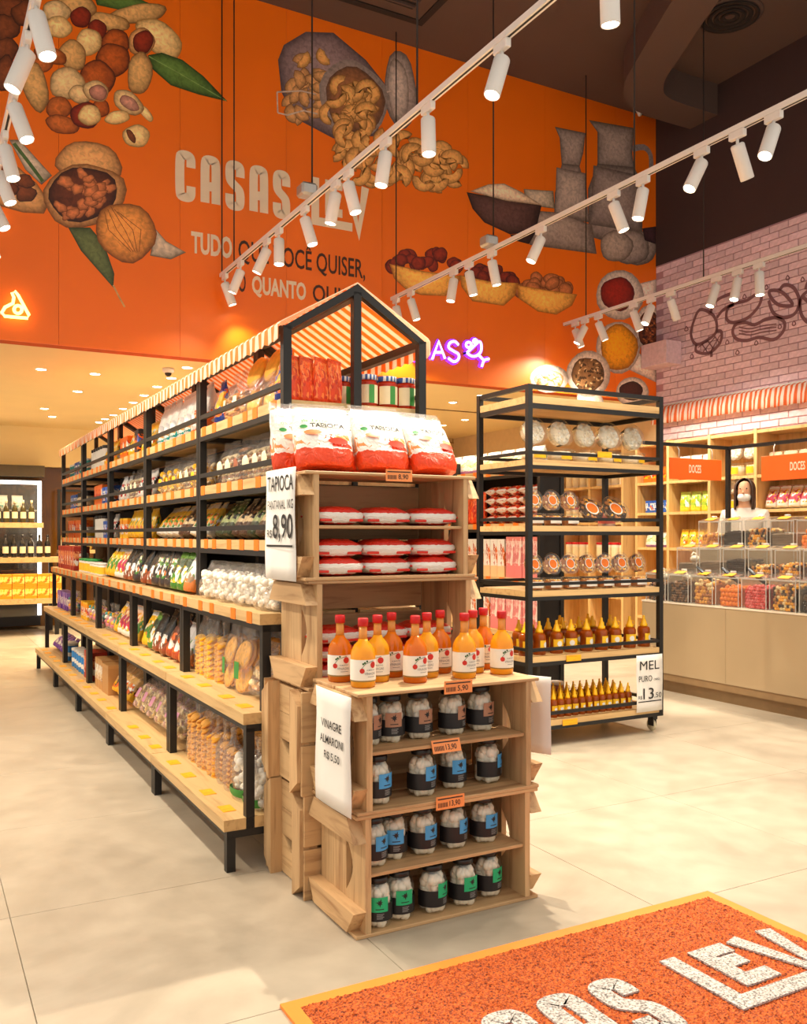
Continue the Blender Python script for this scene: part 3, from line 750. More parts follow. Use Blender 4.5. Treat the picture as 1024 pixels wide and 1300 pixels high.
track(2, 4.20, 1.6, 7.94, [7.85, 6.15, 4.5, 2.8], [(7.85, .2, .0), (7.55, .3, 0), (6.77, -.15, -.1), (6.52, .2, 0), (6.17, .2, 0), (5.51, -.45, -.1), (4.70, .35, -.1), (4.42, -.2, -.1), (3.92, -.5, -.2), (3.65, .45, .3), (3.40, -.4, -.3), (2.6, -.5, .1)], boxes=[6.17])
track(3, 6.40, 2.2, 8.0 - .03, [7.6, 5.95, 4.0], [(7.78, .35, 0), (7.62, -.5, 0), (7.40, .4, 0), (6.87, .35, 0), (6.62, -.4, -.2), (6.36, .4, .2), (5.80, -.35, -.1), (5.56, -.25, -.2), (5.33, 0, -.1), (4.6, .2, 0)])

ring_mesh = MB().lathe([(.045, 0), (.055, -.004), (.060, -.001), (.060, 0)], 16, cap=False).mesh('trim_ring', M_lamp)
dl_mesh = MB().lathe([(.001, -.001), (.045, -.001)], 16, cap=False).mesh('lens', M_lens)
DL = [(2.29, 8.50), (2.30, 9.14), (2.30, 9.74), (2.31, 10.41), (2.32, 11.03), (2.32, 11.64), (2.33, 12.31), (2.31, 12.78), (2.30, 13.2), (1.08, 9.26), (1.58, 9.27), (1.60, 10.48), (1.64, 12.87), (1.45, 12.1), (.9, 12.9), (5.69, 9.19), (5.69, 8.57), (6.74, 11.16), (6.69, 10.49), (4.2, 9.4), (4.2, 11.0), (-.6, 10.2), (.1, 12.2)]
for i, (x, y) in enumerate(DL):
    d = empty('downlight', (x, y, Z_LOW)); where = (f'row beyond the long shelf canopy, {ORD[i]} from the near end' if i < 9 else f'{ORD[i - 9]} nearest of those left of the canopy' if i < 15 else f'right of the long shelf, {ORD[i - 15]} of the eight there')
    tag(d, f'small recessed downlight, {where}', 'downlight', 'recessed downlights in the low ceiling')
    obj('trim_ring', ring_mesh, d); obj('lens', dl_mesh, d)
    spot(d, (0, 0, -.02), (0, 0, -1), DOWN_W, 2.3, 0.8, (1.0, .78, .48), .05)
cd = empty('dome_camera', (2.14, 8.62, Z_LOW)); tag(cd, 'small white ceiling dome camera with black lens bubble', 'security camera')
MB().lathe([(.055, 0), (.055, -.03), (.04, -.045)], 16).build('housing', M_lamp, cd); MB().ball((0, 0, -.045), .033, 12, 8).build('bubble', M_ink, cd)

# ---- neon signs
M_neonw = emit('neon_violet_tube', (0.74, 0.60, 1.0, 1), 1.6); M_neonp = emit('neon_violet_glow', (0.18, 0.02, 1.0, 1), 1.5); M_neono = emit('neon_amber_tube', (1.0, 0.66, 0.18, 1), 2.2)
def neon(name, label, ox, oy, sc, strokes, mt, r, halo=None):
    b = MB(); hb = MB(); P0 = None
    for pts, cl, sm_ in strokes:
        q = smooth_path(pts, cl, 4) if sm_ else pts
        P3 = [ray_to(ox + x / sc, oy + y / sc, 1, YW - .05) for x, y in q]
        b.tube(P3, r, 8, closed=cl)
        if halo: hb.tube([Vector((p.x, YW - .028, p.z)) for p in P3], r * 2.1, 8, closed=cl)  # halo of the neon light imitated by a wider glowing tube
        P0 = P0 or P3[0]
    e = empty(name, P0); tag(e, label, 'neon sign')
    xf = lambda p: (p[0] - P0.x, p[1] - P0.y, p[2] - P0.z)
    obj('tube', b.mesh('tube', mt, xf), e)
    if halo: obj('glow_halo', hb.mesh('glow_halo', halo, xf), e)
    cl = MB()
    for st in strokes:
        p = ray_to(ox + st[0][0][0] / sc, oy + st[0][0][1] / sc, 1, YW - .05); cl.box(p.x - .01, p.x + .01, YW - .05, YW, p.z - .01, p.z + .01)
    obj('clip', cl.mesh('clip', M_lamp, xf), e)
    return e
circ = lambda x, y, r: [(x + r * math.cos(a * PI / 4), y + r * math.sin(a * PI / 4)) for a in range(8)]
neon('neon_sign', 'violet neon letters ending in AS with a tilted drinking glass', 540, 420, 5.906, [
    ([(-80, 80), (-80, 212)], False, False), ([(-80, 80), (-30, 88), (-5, 145), (-30, 205), (-80, 212)], False, True),
    ([(50, 210), (98, 78), (145, 210)], False, False), ([(72, 162), (126, 162)], False, False),
    ([(245, 105), (218, 80), (182, 90), (172, 125), (205, 150), (245, 175), (245, 212), (212, 232), (170, 205)], False, True),
    ([(308, 165), (345, 190), (385, 185), (415, 150), (415, 95), (398, 80)], False, True), ([(308, 165), (398, 80)], False, False),
    (circ(322, 105, 20), True, True), (circ(370, 78, 13), True, True), ([(398, 183), (432, 218)], False, False), ([(475, 210), (438, 222), (420, 268)], False, True)], M_neonw, .014, M_neonp)
neon('neon_sign', 'amber neon outline of a wedge with a round ring inside', 0, 160, 3.413, [
    ([(8, 808), (22, 785), (56, 768), (60, 742), (52, 724), (65, 716), (78, 732), (126, 820), (120, 833), (20, 824)], True, False), (circ(78, 795, 17), True, True)], M_neono, .013)
neon('neon_sign', 'amber neon stroke cut off by the left picture edge', 0, 160, 3.413, [([(-40, 380), (2, 378), (3, 405), (-30, 412)], False, True)], M_neono, .013)

# ================================================================== PRODUCT FACTORIES
# every product stands on z=0 with its front towards local -Y
def interp(tab, t):
    for (a, *va), (b, *vb) in zip(tab, tab[1:]):
        if t <= b:
            u = (t - a) / (b - a); u = u * u * (3 - 2 * u)
            return [x + (y - x) * u for x, y in zip(va, vb)]
    return list(tab[-1][1:])
STY = {'stand': [(0, .90, .82), (.12, .98, 1), (.45, 1, .92), (.72, .97, .55), (.9, .96, .14), (1, .97, .03)],
       'tied': [(0, .86, .86), (.1, 1, 1), (.5, .98, .96), (.66, .62, .62), (.74, .2, .24), (.8, .24, .24), (1, .6, .34)],
       'loose': [(0, .90, .88), (.1, 1, 1), (.5, 1, .95), (.68, .94, .6), (.85, .84, .2), (1, .92, .06)],
       'pillow': [(0, .94, .04), (.08, .95, .2), (.3, 1, .95), (.6, 1, 1), (.85, .96, .4), (.95, .95, .08), (1, .95, .03)]}
class Pouch:
    def __init__(s, w, d, h, style='stand', p=2.6, amp=.02, seed=0):
        s.w, s.d, s.h, s.st, s.p, s.amp, s.seed = w, d, h, STY[style], p, amp, seed
    def half(s, t):
        a, b = interp(s.st, max(0, min(1, t))); return s.w / 2 * a, s.d / 2 * b
    def mesh(s, name, m, n=18, nt=11, scale=1.0):
        b = MB(); vs = []; rnd = random.Random(s.seed); ph = [rnd.random() * 6 for _ in range(4)]
        for j in range(nt + 1):
            t = j / nt; hw, hd = s.half(t)
            for i in range(n):
                a = 2 * PI * i / n; c, si = math.cos(a), math.sin(a)
                k = (1 + s.amp * (math.sin(3 * a + ph[0] + 4 * t) + .7 * math.sin(5 * a + ph[1] - 7 * t) + .5 * math.sin(7 * a + 9 * t + ph[2]))) * scale
                vs.append((hw * k * math.copysign(abs(c) ** (2 / s.p), c), hd * k * math.copysign(abs(si) ** (2 / s.p), si), s.h * t * scale + s.amp * .4 * s.h * t * math.sin(2 * a + ph[3])))
        fs = [(j * n + i, j * n + (i + 1) % n, (j + 1) * n + (i + 1) % n, (j + 1) * n + i) for j in range(nt) for i in range(n)]
        b.raw(vs, fs, 0, True); b.raw([], []); b.f.append(tuple(range(n - 1, -1, -1))); b.mi.append(0); b.sm.append(False)
        b.f.append(tuple(nt * n + i for i in range(n))); b.mi.append(0); b.sm.append(False)
        return b.mesh(name, m)
    def front(s, x, z, lift=.002):
        hw, hd = s.half(z / s.h); q = min(abs(x) / max(hw, 1e-4), .98)
        return (x, -hd * (1 - q ** s.p) ** (1 / s.p) * (1 + s.amp * 1.2) - lift, z)
    def patch(s, name, m, x0, x1, z0, z1, nx=6, nz=5, lift=.003, rnd=False):
        b = MB(); vs = []
        for j in range(nz + 1):
            for i in range(nx + 1):
                u, v = i / nx, j / nz
                if rnd:
                    uu, vv = 2 * u - 1, 2 * v - 1; x_ = uu * math.sqrt(1 - vv * vv / 2); z_ = vv * math.sqrt(1 - uu * uu / 2); u, v = (x_ + 1) / 2, (z_ + 1) / 2
                vs.append(s.front(x0 + (x1 - x0) * u, z0 + (z1 - z0) * v, lift))
        b.raw(vs, [(j * (nx + 1) + i, j * (nx + 1) + i + 1, (j + 1) * (nx + 1) + i + 1, (j + 1) * (nx + 1) + i) for j in range(nz) for i in range(nx)], 0, True)
        return b.mesh(name, m)
    def letters(s, name, m, txt, x0, x1, z0, z1, lift=.004, bold=.02):
        p, f = text2d(txt, x1 - x0, z1 - z0, bold)
        return MB().raw([s.front(x0 + a, z0 + c, lift) for a, c in p], f).mesh(name, m)

PROTO = {}
def make(kind, fac):
    """first call builds the product, later calls copy it with its parts"""
    if kind not in PROTO:
        PROTO[kind] = fac(); return PROTO[kind]
    return copy_tree(PROTO[kind])
def put(o, loc, rz=0.0, lean=0.0, label=None, cat=None, group=None, roll=0.0):
    o.location = loc; o.rotation_euler = (lean, roll, rz)
    tag(o, label, cat, group); return o

W_, BK_, RD_, OR_, YL_, GR_, BR_, CR_ = RGB(240, 236, 228), RGB(30, 28, 28), RGB(206, 40, 22), RGB(236, 110, 20), RGB(246, 188, 20), RGB(70, 130, 40), RGB(120, 70, 34), RGB(236, 208, 160)
PK_, SV_, BL_, PU_, TE_, DG_ = RGB(226, 120, 130), RGB(206, 204, 204), RGB(40, 90, 180), RGB(120, 70, 170), RGB(30, 150, 150), RGB(40, 60, 34)
PM = {}
def pm(n):
    T = {'chips_yellow': ([(0, YL_), (.35, GR_), (.5, YL_), (.85, W_)], ([OR_, YL_, GR_, W_], .2, .7, 7)),
         'chips_pink': ([(0, W_), (.3, RGB(196, 60, 90)), (.6, RGB(240, 200, 170)), (.88, W_)], ([RD_, YL_, RGB(180, 40, 80), W_], .15, .8, 7)),
         'chips_black': ([(0, RGB(150, 70, 30)), (.35, BK_), (.9, BK_)], ([OR_, BR_, W_, BK_], .1, .5, 8)),
         'chips_green': ([(0, GR_), (.4, DG_), (.8, RGB(100, 150, 50))], ([GR_, YL_, W_, DG_], .15, .6, 7)),
         'chips_brown': ([(0, RGB(180, 70, 24)), (.3, RGB(110, 56, 34)), (.75, RGB(70, 40, 34))], ([W_, OR_, BR_], .15, .6, 6)),
         'chips_dark': ([(0, RGB(60, 46, 40)), (.3, BK_), (.7, RGB(50, 46, 44))], ([OR_, GR_, W_, BK_, RD_], .2, .75, 8)),
         'chips_silver': ([(0, RGB(210, 120, 50)), (.3, SV_), (.9, SV_)], ([RGB(150, 120, 90), W_, GR_], .2, .6, 6)),
         'silver_bag': ([(0, W_), (.12, TE_), (.3, W_), (.9, SV_)], ([SV_, W_, RGB(230, 160, 90)], .15, .5, 5)),
         'white_orange_bag': ([(0, OR_), (.3, W_), (.9, SV_)], ([OR_, W_, SV_], .1, .5, 5)),
         'lean_pack': ([(0, RGB(90, 60, 40)), (.3, CR_), (.5, RGB(70, 50, 40)), (.85, RGB(110, 104, 96))], ([RGB(150, 100, 60), BK_, CR_], .4, .9, 9)),
         'lean_green': ([(0, RGB(60, 70, 40)), (.3, RGB(180, 190, 130)), (.5, RGB(60, 90, 40)), (.85, RGB(70, 80, 60))], ([RGB(120, 140, 70), BK_, CR_], .4, .9, 9)),
         'yellow_pack': ([(0, YL_), (.4, RGB(252, 210, 60)), (.75, YL_)], ([OR_, W_, YL_, GR_], .2, .7, 6)),
         'yellow_lean': ([(0, W_), (.2, YL_), (.5, RGB(230, 180, 60)), (.8, RGB(200, 190, 170))], ([W_, GR_, OR_], .2, .6, 7)),
         'small_bw': ([(0, W_), (.4, BK_), (.65, W_), (.85, SV_)], ([RD_, W_, BK_], .1, .7, 8)),
         'purple_pack': ([(0, PU_), (.4, RGB(200, 170, 220)), (.6, PU_)], ([W_, PU_, RGB(90, 50, 140)], .2, .8, 6)),
         'orange_pasta': ([(0, RGB(232, 70, 16)), (.5, RGB(240, 90, 20)), (.92, RGB(232, 70, 16))], ([RGB(250, 130, 60), RGB(210, 50, 12)], .1, .9, 7)),
         'blue_yellow': ([(0, RGB(30, 60, 150)), (.4, YL_), (.75, RGB(30, 60, 150))], ([OR_, YL_, BL_], .2, .8, 6)),
         'tan_pouch': ([(0, YL_), (.3, RGB(220, 170, 100)), (.7, RGB(190, 150, 100))], ([BK_, OR_, W_], .1, .5, 7)),
         'tapioca': ([(0, RGB(222, 66, 20)), (.27, W_), (.97, W_)], ([RGB(226, 60, 24), RGB(240, 150, 80), W_], .30, .52, 6)),
         'flat_red_white': ([(0, RD_), (.16, W_), (.66, RGB(216, 44, 24)), (.9, RGB(230, 60, 30))], None),
         'bread': ([(0, RGB(150, 100, 170)), (.16, W_), (.35, RGB(240, 220, 180)), (.7, W_)], ([W_, RGB(230, 200, 150), RGB(150, 190, 120)], .2, .8, 6)),
         'red_pack': ([(0, RD_), (.3, RGB(236, 190, 130)), (.6, RD_), (.8, W_)], ([RGB(240, 220, 190), RGB(150, 20, 20), OR_], .2, .8, 6)),
         'crisp_white': ([(0, RGB(200, 60, 30)), (.3, W_), (.7, RGB(240, 200, 160))], ([RD_, W_, GR_, OR_], .2, .8, 6)),
         'green_pack': ([(0, RGB(240, 220, 60)), (.3, RGB(170, 200, 60)), (.7, RGB(190, 214, 90))], ([W_, RGB(120, 170, 40), YL_], .2, .8, 5)),
         'box_orange': ([(0, OR_), (.3, YL_), (.6, OR_)], ([W_, RD_, OR_], .3, .8, 4)),
         'box_yellow': ([(0, YL_), (.5, RGB(250, 160, 20)), (.9, YL_)], ([OR_, W_, RD_], .2, .7, 5)),
         'box_blue': ([(0, BL_), (.4, W_), (.6, BL_)], ([OR_, W_, RGB(60, 120, 210)], .2, .8, 5)),
         'box_red': ([(0, RGB(170, 40, 24)), (.5, RGB(220, 120, 70)), (.7, RGB(180, 50, 30))], ([W_, RGB(240, 160, 100), RD_], .2, .8, 5)),
         'box_purple': ([(0, PU_), (.6, RGB(150, 110, 190))], ([W_, PU_, RGB(230, 200, 230)], .2, .8, 4)),
         'box_kraft': ([(0, RGB(190, 140, 84)), (.9, RGB(200, 150, 92))], None),
         'box_kraft_print': ([(0, RGB(200, 150, 92)), (.3, RGB(232, 214, 180)), (.8, RGB(200, 150, 92))], ([RGB(150, 60, 40), W_, RGB(220, 190, 140)], .3, .8, 6)),
         'box_pink': ([(0, RGB(230, 130, 130)), (.35, RGB(236, 200, 190)), (.9, RGB(226, 130, 120))], ([W_, RGB(220, 130, 130), RGB(240, 220, 210)], .3, .95, 3)),
         'box_white_print': ([(0, RGB(240, 200, 150)), (.3, W_), (.9, W_)], ([RGB(230, 120, 60), W_, RGB(190, 90, 60)], .3, .95, 4)),
         'box_dark': ([(0, RGB(40, 34, 40)), (.4, RGB(140, 60, 70)), (.7, RGB(36, 34, 44))], ([BL_, OR_, BK_], .2, .8, 4)),
         'can_teal': ([(0, TE_), (.4, W_), (.6, TE_)], None), 'can_blue': ([(0, RGB(40, 130, 200)), (.3, W_), (.55, RGB(40, 130, 200))], None),
         'panettone': ([(0, RGB(250, 150, 10)), (.4, RGB(255, 196, 40)), (.8, RGB(250, 150, 10))], ([RGB(200, 60, 20), RGB(255, 220, 120), OR_], .25, .8, 3)),
         'pack_foil': ([(0, RGB(216, 170, 90)), (.4, RGB(236, 206, 150)), (.7, RGB(200, 150, 80))], None)}
    st, pc = T[n]; flat = n.startswith('box') or n.startswith('can') or n == 'panettone'
    return pack(n, st, pc, 0.45 if flat else 0.3, 0.0 if flat else 0.4)
def plain_pouch(name, mname, w, d, h, style='stand', seed=0, amp=.02):
    def f():
        po = Pouch(w, d, h, style, seed=seed, amp=amp); e = empty(name); obj('packet', po.mesh('packet', pm(mname)), e)
        hw, hd = po.half(.97)
        b = MB().box(-hw, hw, -.0025, .0025, h * .955, h * 1.01); obj('top_seal', b.mesh('top_seal', pm(mname)), e); return e
    return f
def box_fac(name, mname, w, d, h):
    def f():
        e = empty(name); MB().rbox(-w / 2, w / 2, -d / 2, d / 2, 0, h - .001, .002).build('carton', pm(mname), e)
        MB().box(-w / 2 + .004, w / 2 - .004, -d / 2 + .004, d / 2 * .2, h - .001, h).build('lid_flap', pm(mname), e); return e
    return f
COOK = {}
def cookie_mat(n, c): return mat('cookie_' + n, c, 0.7, var=0.18, scale=30, bump=0.3)
C_gold = cookie_mat('golden', RGB(246, 174, 48)); C_yel = cookie_mat('yellow', RGB(254, 190, 20)); C_tan = cookie_mat('tan', RGB(234, 168, 74)); C_brn = cookie_mat('brown', RGB(176, 112, 54)); C_dark = cookie_mat('dark', RGB(66, 44, 34)); C_crm = cookie_mat('cream', RGB(240, 214, 160)); C_wht = cookie_mat('white', RGB(244, 236, 220)); C_nut = cookie_mat('nut', RGB(176, 110, 60))
def clear_bag(name, w, d, h, style, fill, content, cm, seed=0, label=None, band=None, rnd_label=False):
    """see-through bag with its content; fill = share of height filled"""
    def f():
        po = Pouch(w, d, h, style, amp=.03, seed=seed); e = empty(name)
        obj('wrapper', po.mesh('wrapper', M_film), e)
        b = MB(); r = random.Random(seed); H = h * fill; mats = cm if isinstance(cm, (list, tuple)) else [cm]
        if content == 'stack':                                   # cookies stacked in columns
            nx = max(1, round(w / .07)); ny = max(1, round(d / .08)); rr = min(w / nx, d / ny) * .46
            for ix in range(nx):
                for iy in range(ny):
                    z = rr * .25; k = 0
                    while z < H:
                        sg = 1 if (k + ix) % 2 else -1
                        b.disc(((ix - (nx - 1) / 2) * w / nx * .92, (iy - (ny - 1) / 2) * d / ny * .9, z), (.3 * sg, -.35, 1), rr, rr * .42, 10, k % len(mats)); z += rr * .46; k += 1
        elif content == 'big':                                   # large flat cookies standing
            n_ = int(H / (w * .62)) + 1
            for k in range(n_):
                for j in range(3): b.disc(((r.random() - .5) * .01, -d * .22 + j * d * .2, w * .40 + k * w * .6), (.1, -1, .35), w * .40, .016, 16, 0)
        elif content == 'balls':
            R = w * .125
            for k in range(int(54)):
                for _ in range(20):
                    x, y, z = r.uniform(-.40, .40) * w, r.uniform(-.40, .40) * d, r.uniform(R, H)
                    if (x / (w * .42)) ** 2 + (y / (d * .42)) ** 2 < 1: break
                b.ball((x, y, z), R * r.uniform(.8, 1.1), 7, 5, r.randrange(len(mats)))
        elif content == 'puffs':
            for k in range(130):
                a = r.random() * 6.28; q = math.sqrt(r.uniform(.2, 1)); b.ball((q * .42 * w * math.cos(a), q * .42 * d * math.sin(a), r.uniform(.02, H) * (1 - .15 * q)), w * .075 * r.uniform(.7, 1.1), 7, 5, 0, (1, 1, .8))
        elif content == 'chips':
            for k in range(70):
                x, y, z = r.uniform(-.38, .38) * w, r.uniform(-.36, .36) * d, r.uniform(.01, H)
                b.disc((x, y, z), (r.uniform(-1, 1), r.uniform(-1, 1), r.uniform(-1, 1)), w * .13, .012, 7, r.randrange(len(mats)))
        elif content == 'sticks':
            for k in range(40):
                x, y, z = r.uniform(-.34, .34) * w, r.uniform(-.36, .36) * d, r.uniform(.015, H)
                b.tube([(x - .03, y, z), (x, y - .01, z + .004), (x + .03, y, z - .003)], .011, 6, r.randrange(len(mats)))
        b.build('contents', mats, e)
        if label: obj('label', po.patch('label', label, -w * (.3 if rnd_label else .18), w * (.3 if rnd_label else .14), h * .22, h * .22 + (w * .6 if rnd_label else h * .24), lift=.004, rnd=rnd_label), e)
        if band: obj('printed_band', po.patch('printed_band', band, -w * .46, w * .46, h * .04, h * .16, 10, 3), e)
        return e
    return f
M_lab_cream = mat('cream_label', RGB(240, 220, 180), .6, var=.05); M_lab_brown = mat('brown_label', RGB(150, 80, 40), .6); M_lab_orange = mat('orange_sticker', RGB(236, 120, 30), .5, var=.12, scale=60); M_lab_green = mat('green_label', RGB(60, 140, 60), .5); M_lab_yellow = mat('yellow_label', RGB(250, 196, 30), .5, var=.1, scale=40); M_lab_blk = mat('black_label', RGB(26, 24, 26), .45)
def round_tin(name, r, h, body, lid, band=None):
    def f():
        e = empty(name); MB().lathe([(r * .96, 0), (r, .006), (r, h * .84), (r * .94, h * .88)], 16).build('body', body, e); MB().lathe([(r * 1.02, h * .86), (r * 1.02, h * .99), (r * .98, h)], 16).build('lid', lid, e)
        if band: MB().lathe([(r * 1.004, h * .15), (r * 1.004, h * .7)], 16, cap=False).build('label', band, e)
        return e
    return f
M_lidw = mat('white_lid', RGB(236, 232, 224), .4); M_lidg = mat('green_lid', RGB(40, 150, 70), .4); M_lidk = mat('black_lid', RGB(24, 22, 22), .3); M_lidr = mat('red_cap', RGB(206, 24, 30), .4)

# kind: (width along shelf, depth, height, factory, object name, look, category, lean)
K = {
 'cookie_gold': (.15, .13, .31, clear_bag('cookie_bag', .145, .12, .31, 'tied', .60, 'stack', C_gold, 1), 'clear tied bag of golden stacked cookies', 'cookie bag', 0),
 'cookie_yellow': (.155, .14, .33, clear_bag('cookie_bag', .15, .13, .33, 'loose', .60, 'stack', C_yel, 2), 'clear bag of bright yellow ring cookies', 'cookie bag', 0),
 'cookie_dark': (.12, .12, .27, clear_bag('cookie_bag', .115, .11, .27, 'loose', .72, 'stack', [C_dark, C_crm], 3), 'clear bag of dark and cream sandwich cookies', 'cookie bag', 0),
 'cookie_tan': (.17, .14, .30, clear_bag('biscuit_bag', .165, .13, .30, 'loose', .80, 'stack', C_tan, 4), 'clear bag of tan biscuits in stacks', 'biscuit bag', 0),
 'cookie_brown': (.12, .11, .30, clear_bag('cookie_bag', .115, .10, .30, 'tied', .58, 'stack', [C_brn, C_tan], 5), 'clear tied bag of brown striped cookies', 'cookie bag', 0),
 'cookie_round': (.18, .13, .32, clear_bag('cookie_bag', .175, .12, .32, 'loose', .55, 'big', C_gold, 6, M_lab_green), 'clear bag of large round oat cookies', 'cookie bag', 0),
 'sticks': (.17, .13, .24, clear_bag('biscuit_bag', .165, .12, .24, 'loose', .6, 'sticks', [C_crm, C_tan], 7), 'clear bag of pale finger biscuits', 'biscuit bag', -.2),
 'grain': (.15, .13, .17, clear_bag('snack_bag', .145, .12, .17, 'stand', .7, 'balls', [C_nut, C_brn, C_crm], 8), 'clear bag of brown grain clusters', 'snack bag', 0),
 'puff': (.27, .2, .19, clear_bag('puffed_snack_bag', .27, .19, .19, 'stand', .80, 'puffs', [C_wht], 9), 'big clear bag of white puffs', 'snack bag', 0),
 'balls': (.16, .15, .30, clear_bag('meringue_bag', .16, .14, .30, 'tied', .62, 'balls', [C_wht], 10, None, M_lab_green), 'clear bag of white balls with green band', 'sweet bag', 0),
 'pinkish': (.18, .14, .26, clear_bag('sweet_bag', .175, .13, .26, 'loose', .62, 'chips', [C_crm, mat('pale_pink_sweet', RGB(226, 180, 170), .6)], 11, mat('pink_label', RGB(214, 150, 176), .5)), 'clear bag of pale sweets with pink label', 'sweet bag', -.45),
 'top_cookie': (.17, .14, .26, clear_bag('cookie_bag', .165, .13, .26, 'loose', .55, 'stack', C_tan, 12, M_lab_cream), 'tall clear bag of biscuits with pale label', 'biscuit bag', 0),
 'top_big': (.21, .16, .27, clear_bag('cookie_bag', .205, .15, .27, 'loose', .6, 'big', C_gold, 13), 'tall puffy clear bag of large biscuits', 'biscuit bag', 0),
 'label_bag': (.135, .12, .22, clear_bag('cookie_bag', .13, .11, .22, 'loose', .72, 'stack', [C_crm, C_brn], 14, M_lab_cream, None, True), 'clear cookie bag with round cream label', 'cookie bag', 0),
 'label_bag_dk': (.13, .12, .225, clear_bag('cookie_bag', .125, .11, .225, 'loose', .75, 'stack', [C_brn, C_dark], 15, M_lab_brown, None, True), 'clear dark cookie bag with round brown label', 'cookie bag', 0),
 'white_label_bag': (.16, .13, .22, clear_bag('snack_bag', .155, .12, .22, 'loose', .6, 'chips', [C_crm, C_yel], 16, M_lab_yellow), 'clear snack bag with yellow label', 'snack bag', 0),
 'candy_bag': (.15, .13, .20, clear_bag('sweet_bag', .145, .12, .20, 'tied', .62, 'balls', [C_wht, C_yel, mat('teal_sweet', RGB(80, 170, 160), .4), mat('pink_sweet', RGB(230, 120, 140), .4)], 17), 'clear bag of mixed coloured sweets', 'sweet bag', 0),
}
for n_, w, d, h, look, le in [('chips_yellow', .14, .1, .225, 'yellow snack pouch with green print', -.25), ('chips_pink', .13, .1, .225, 'pink and white snack pouch', -.25), ('chips_black', .16, .1, .23, 'black and brown snack pouch', -.2), ('chips_green', .13, .1, .225, 'green vegetable snack pouch', -.2), ('chips_brown', .14, .1, .23, 'brown and orange snack pouch', -.25), ('chips_dark', .15, .1, .23, 'dark snack pouch with mixed print', -.2), ('chips_silver', .12, .09, .225, 'silver snack pouch with orange foot', -.25),
                        ('silver_bag', .16, .12, .27, 'tall white and silver pouch', 0), ('white_orange_bag', .16, .12, .27, 'tall white pouch with orange foot', 0), ('lean_pack', .12, .07, .215, 'dark packet with cream label', -.5), ('lean_green', .12, .07, .215, 'dark green packet with pale label', -.5), ('yellow_pack', .11, .08, .20, 'yellow packet', -.1), ('yellow_lean', .13, .08, .21, 'yellow and white packet', -.5), ('small_bw', .11, .08, .19, 'small black and white packet', -.1), ('purple_pack', .16, .08, .18, 'purple packet', -.7), ('orange_pasta', .115, .085, .28, 'shiny orange pasta packet', -.06), ('blue_yellow', .12, .1, .24, 'blue and yellow packet', 0), ('tan_pouch', .17, .12, .22, 'tan and yellow pouch', -.5), ('bread', .2, .13, .17, 'white bread bag with lilac print', 0), ('crisp_white', .17, .1, .22, 'white and red crisp packet', -.1), ('green_pack', .15, .09, .22, 'light green and yellow packet', 0)]:
    K[n_] = (w, d, h, plain_pouch('snack_pouch' if 'chips' in n_ else 'food_packet', n_, w, d, h, 'stand', len(K)), look, 'packet', le)
for n_, w, d, h, look in [('box_orange', .13, .12, .17, 'orange carton'), ('box_yellow', .11, .12, .15, 'yellow and orange carton'), ('box_blue', .12, .12, .14, 'blue and white carton'), ('box_red', .13, .14, .22, 'tall red carton'), ('box_purple', .12, .10, .17, 'purple carton'), ('box_kraft', .22, .20, .21, 'plain brown cardboard box'), ('box_kraft_print', .09, .2, .22, 'narrow brown carton with red print'), ('box_dark', .17, .13, .18, 'dark carton with coloured print'), ('box_pink', .11, .12, .34, 'tall pink and white carton'), ('box_white_print', .10, .12, .32, 'tall white carton with orange print')]:
    K[n_] = (w, d, h, box_fac('food_carton', n_, w, d, h), look, 'carton', 0)
for n_, r, h, bd, ld, bn, look in [('can_teal', .05, .14, 'can_teal', M_lidw, None, 'teal and white tin'), ('can_blue', .055, .16, 'can_blue', M_lidw, None, 'light blue tin with white band'), ('jar_dark', .042, .15, None, M_lidk, M_lab_cream, 'small dark jar with cream label'), ('jar_white', .045, .19, None, M_lidk, None, 'white jar with dark lid'), ('cup_white', .045, .10, None, M_lidw, M_lab_yellow, 'small white cup with yellow label'), ('tub_green', .062, .12, None, M_lidg, M_lab_yellow, 'white tub with green lid')]:
    body = pm(bd) if bd else mat('body_' + n_, RGB(50, 34, 28) if 'dark' in n_ else RGB(232, 226, 214), .35)
    K[n_] = (2 * r + .008, 2 * r, h, round_tin('food_tin' if 'can' in n_ else 'food_jar', r, h, body, ld, bn), look, 'tin' if 'can' in n_ else 'jar', 0)

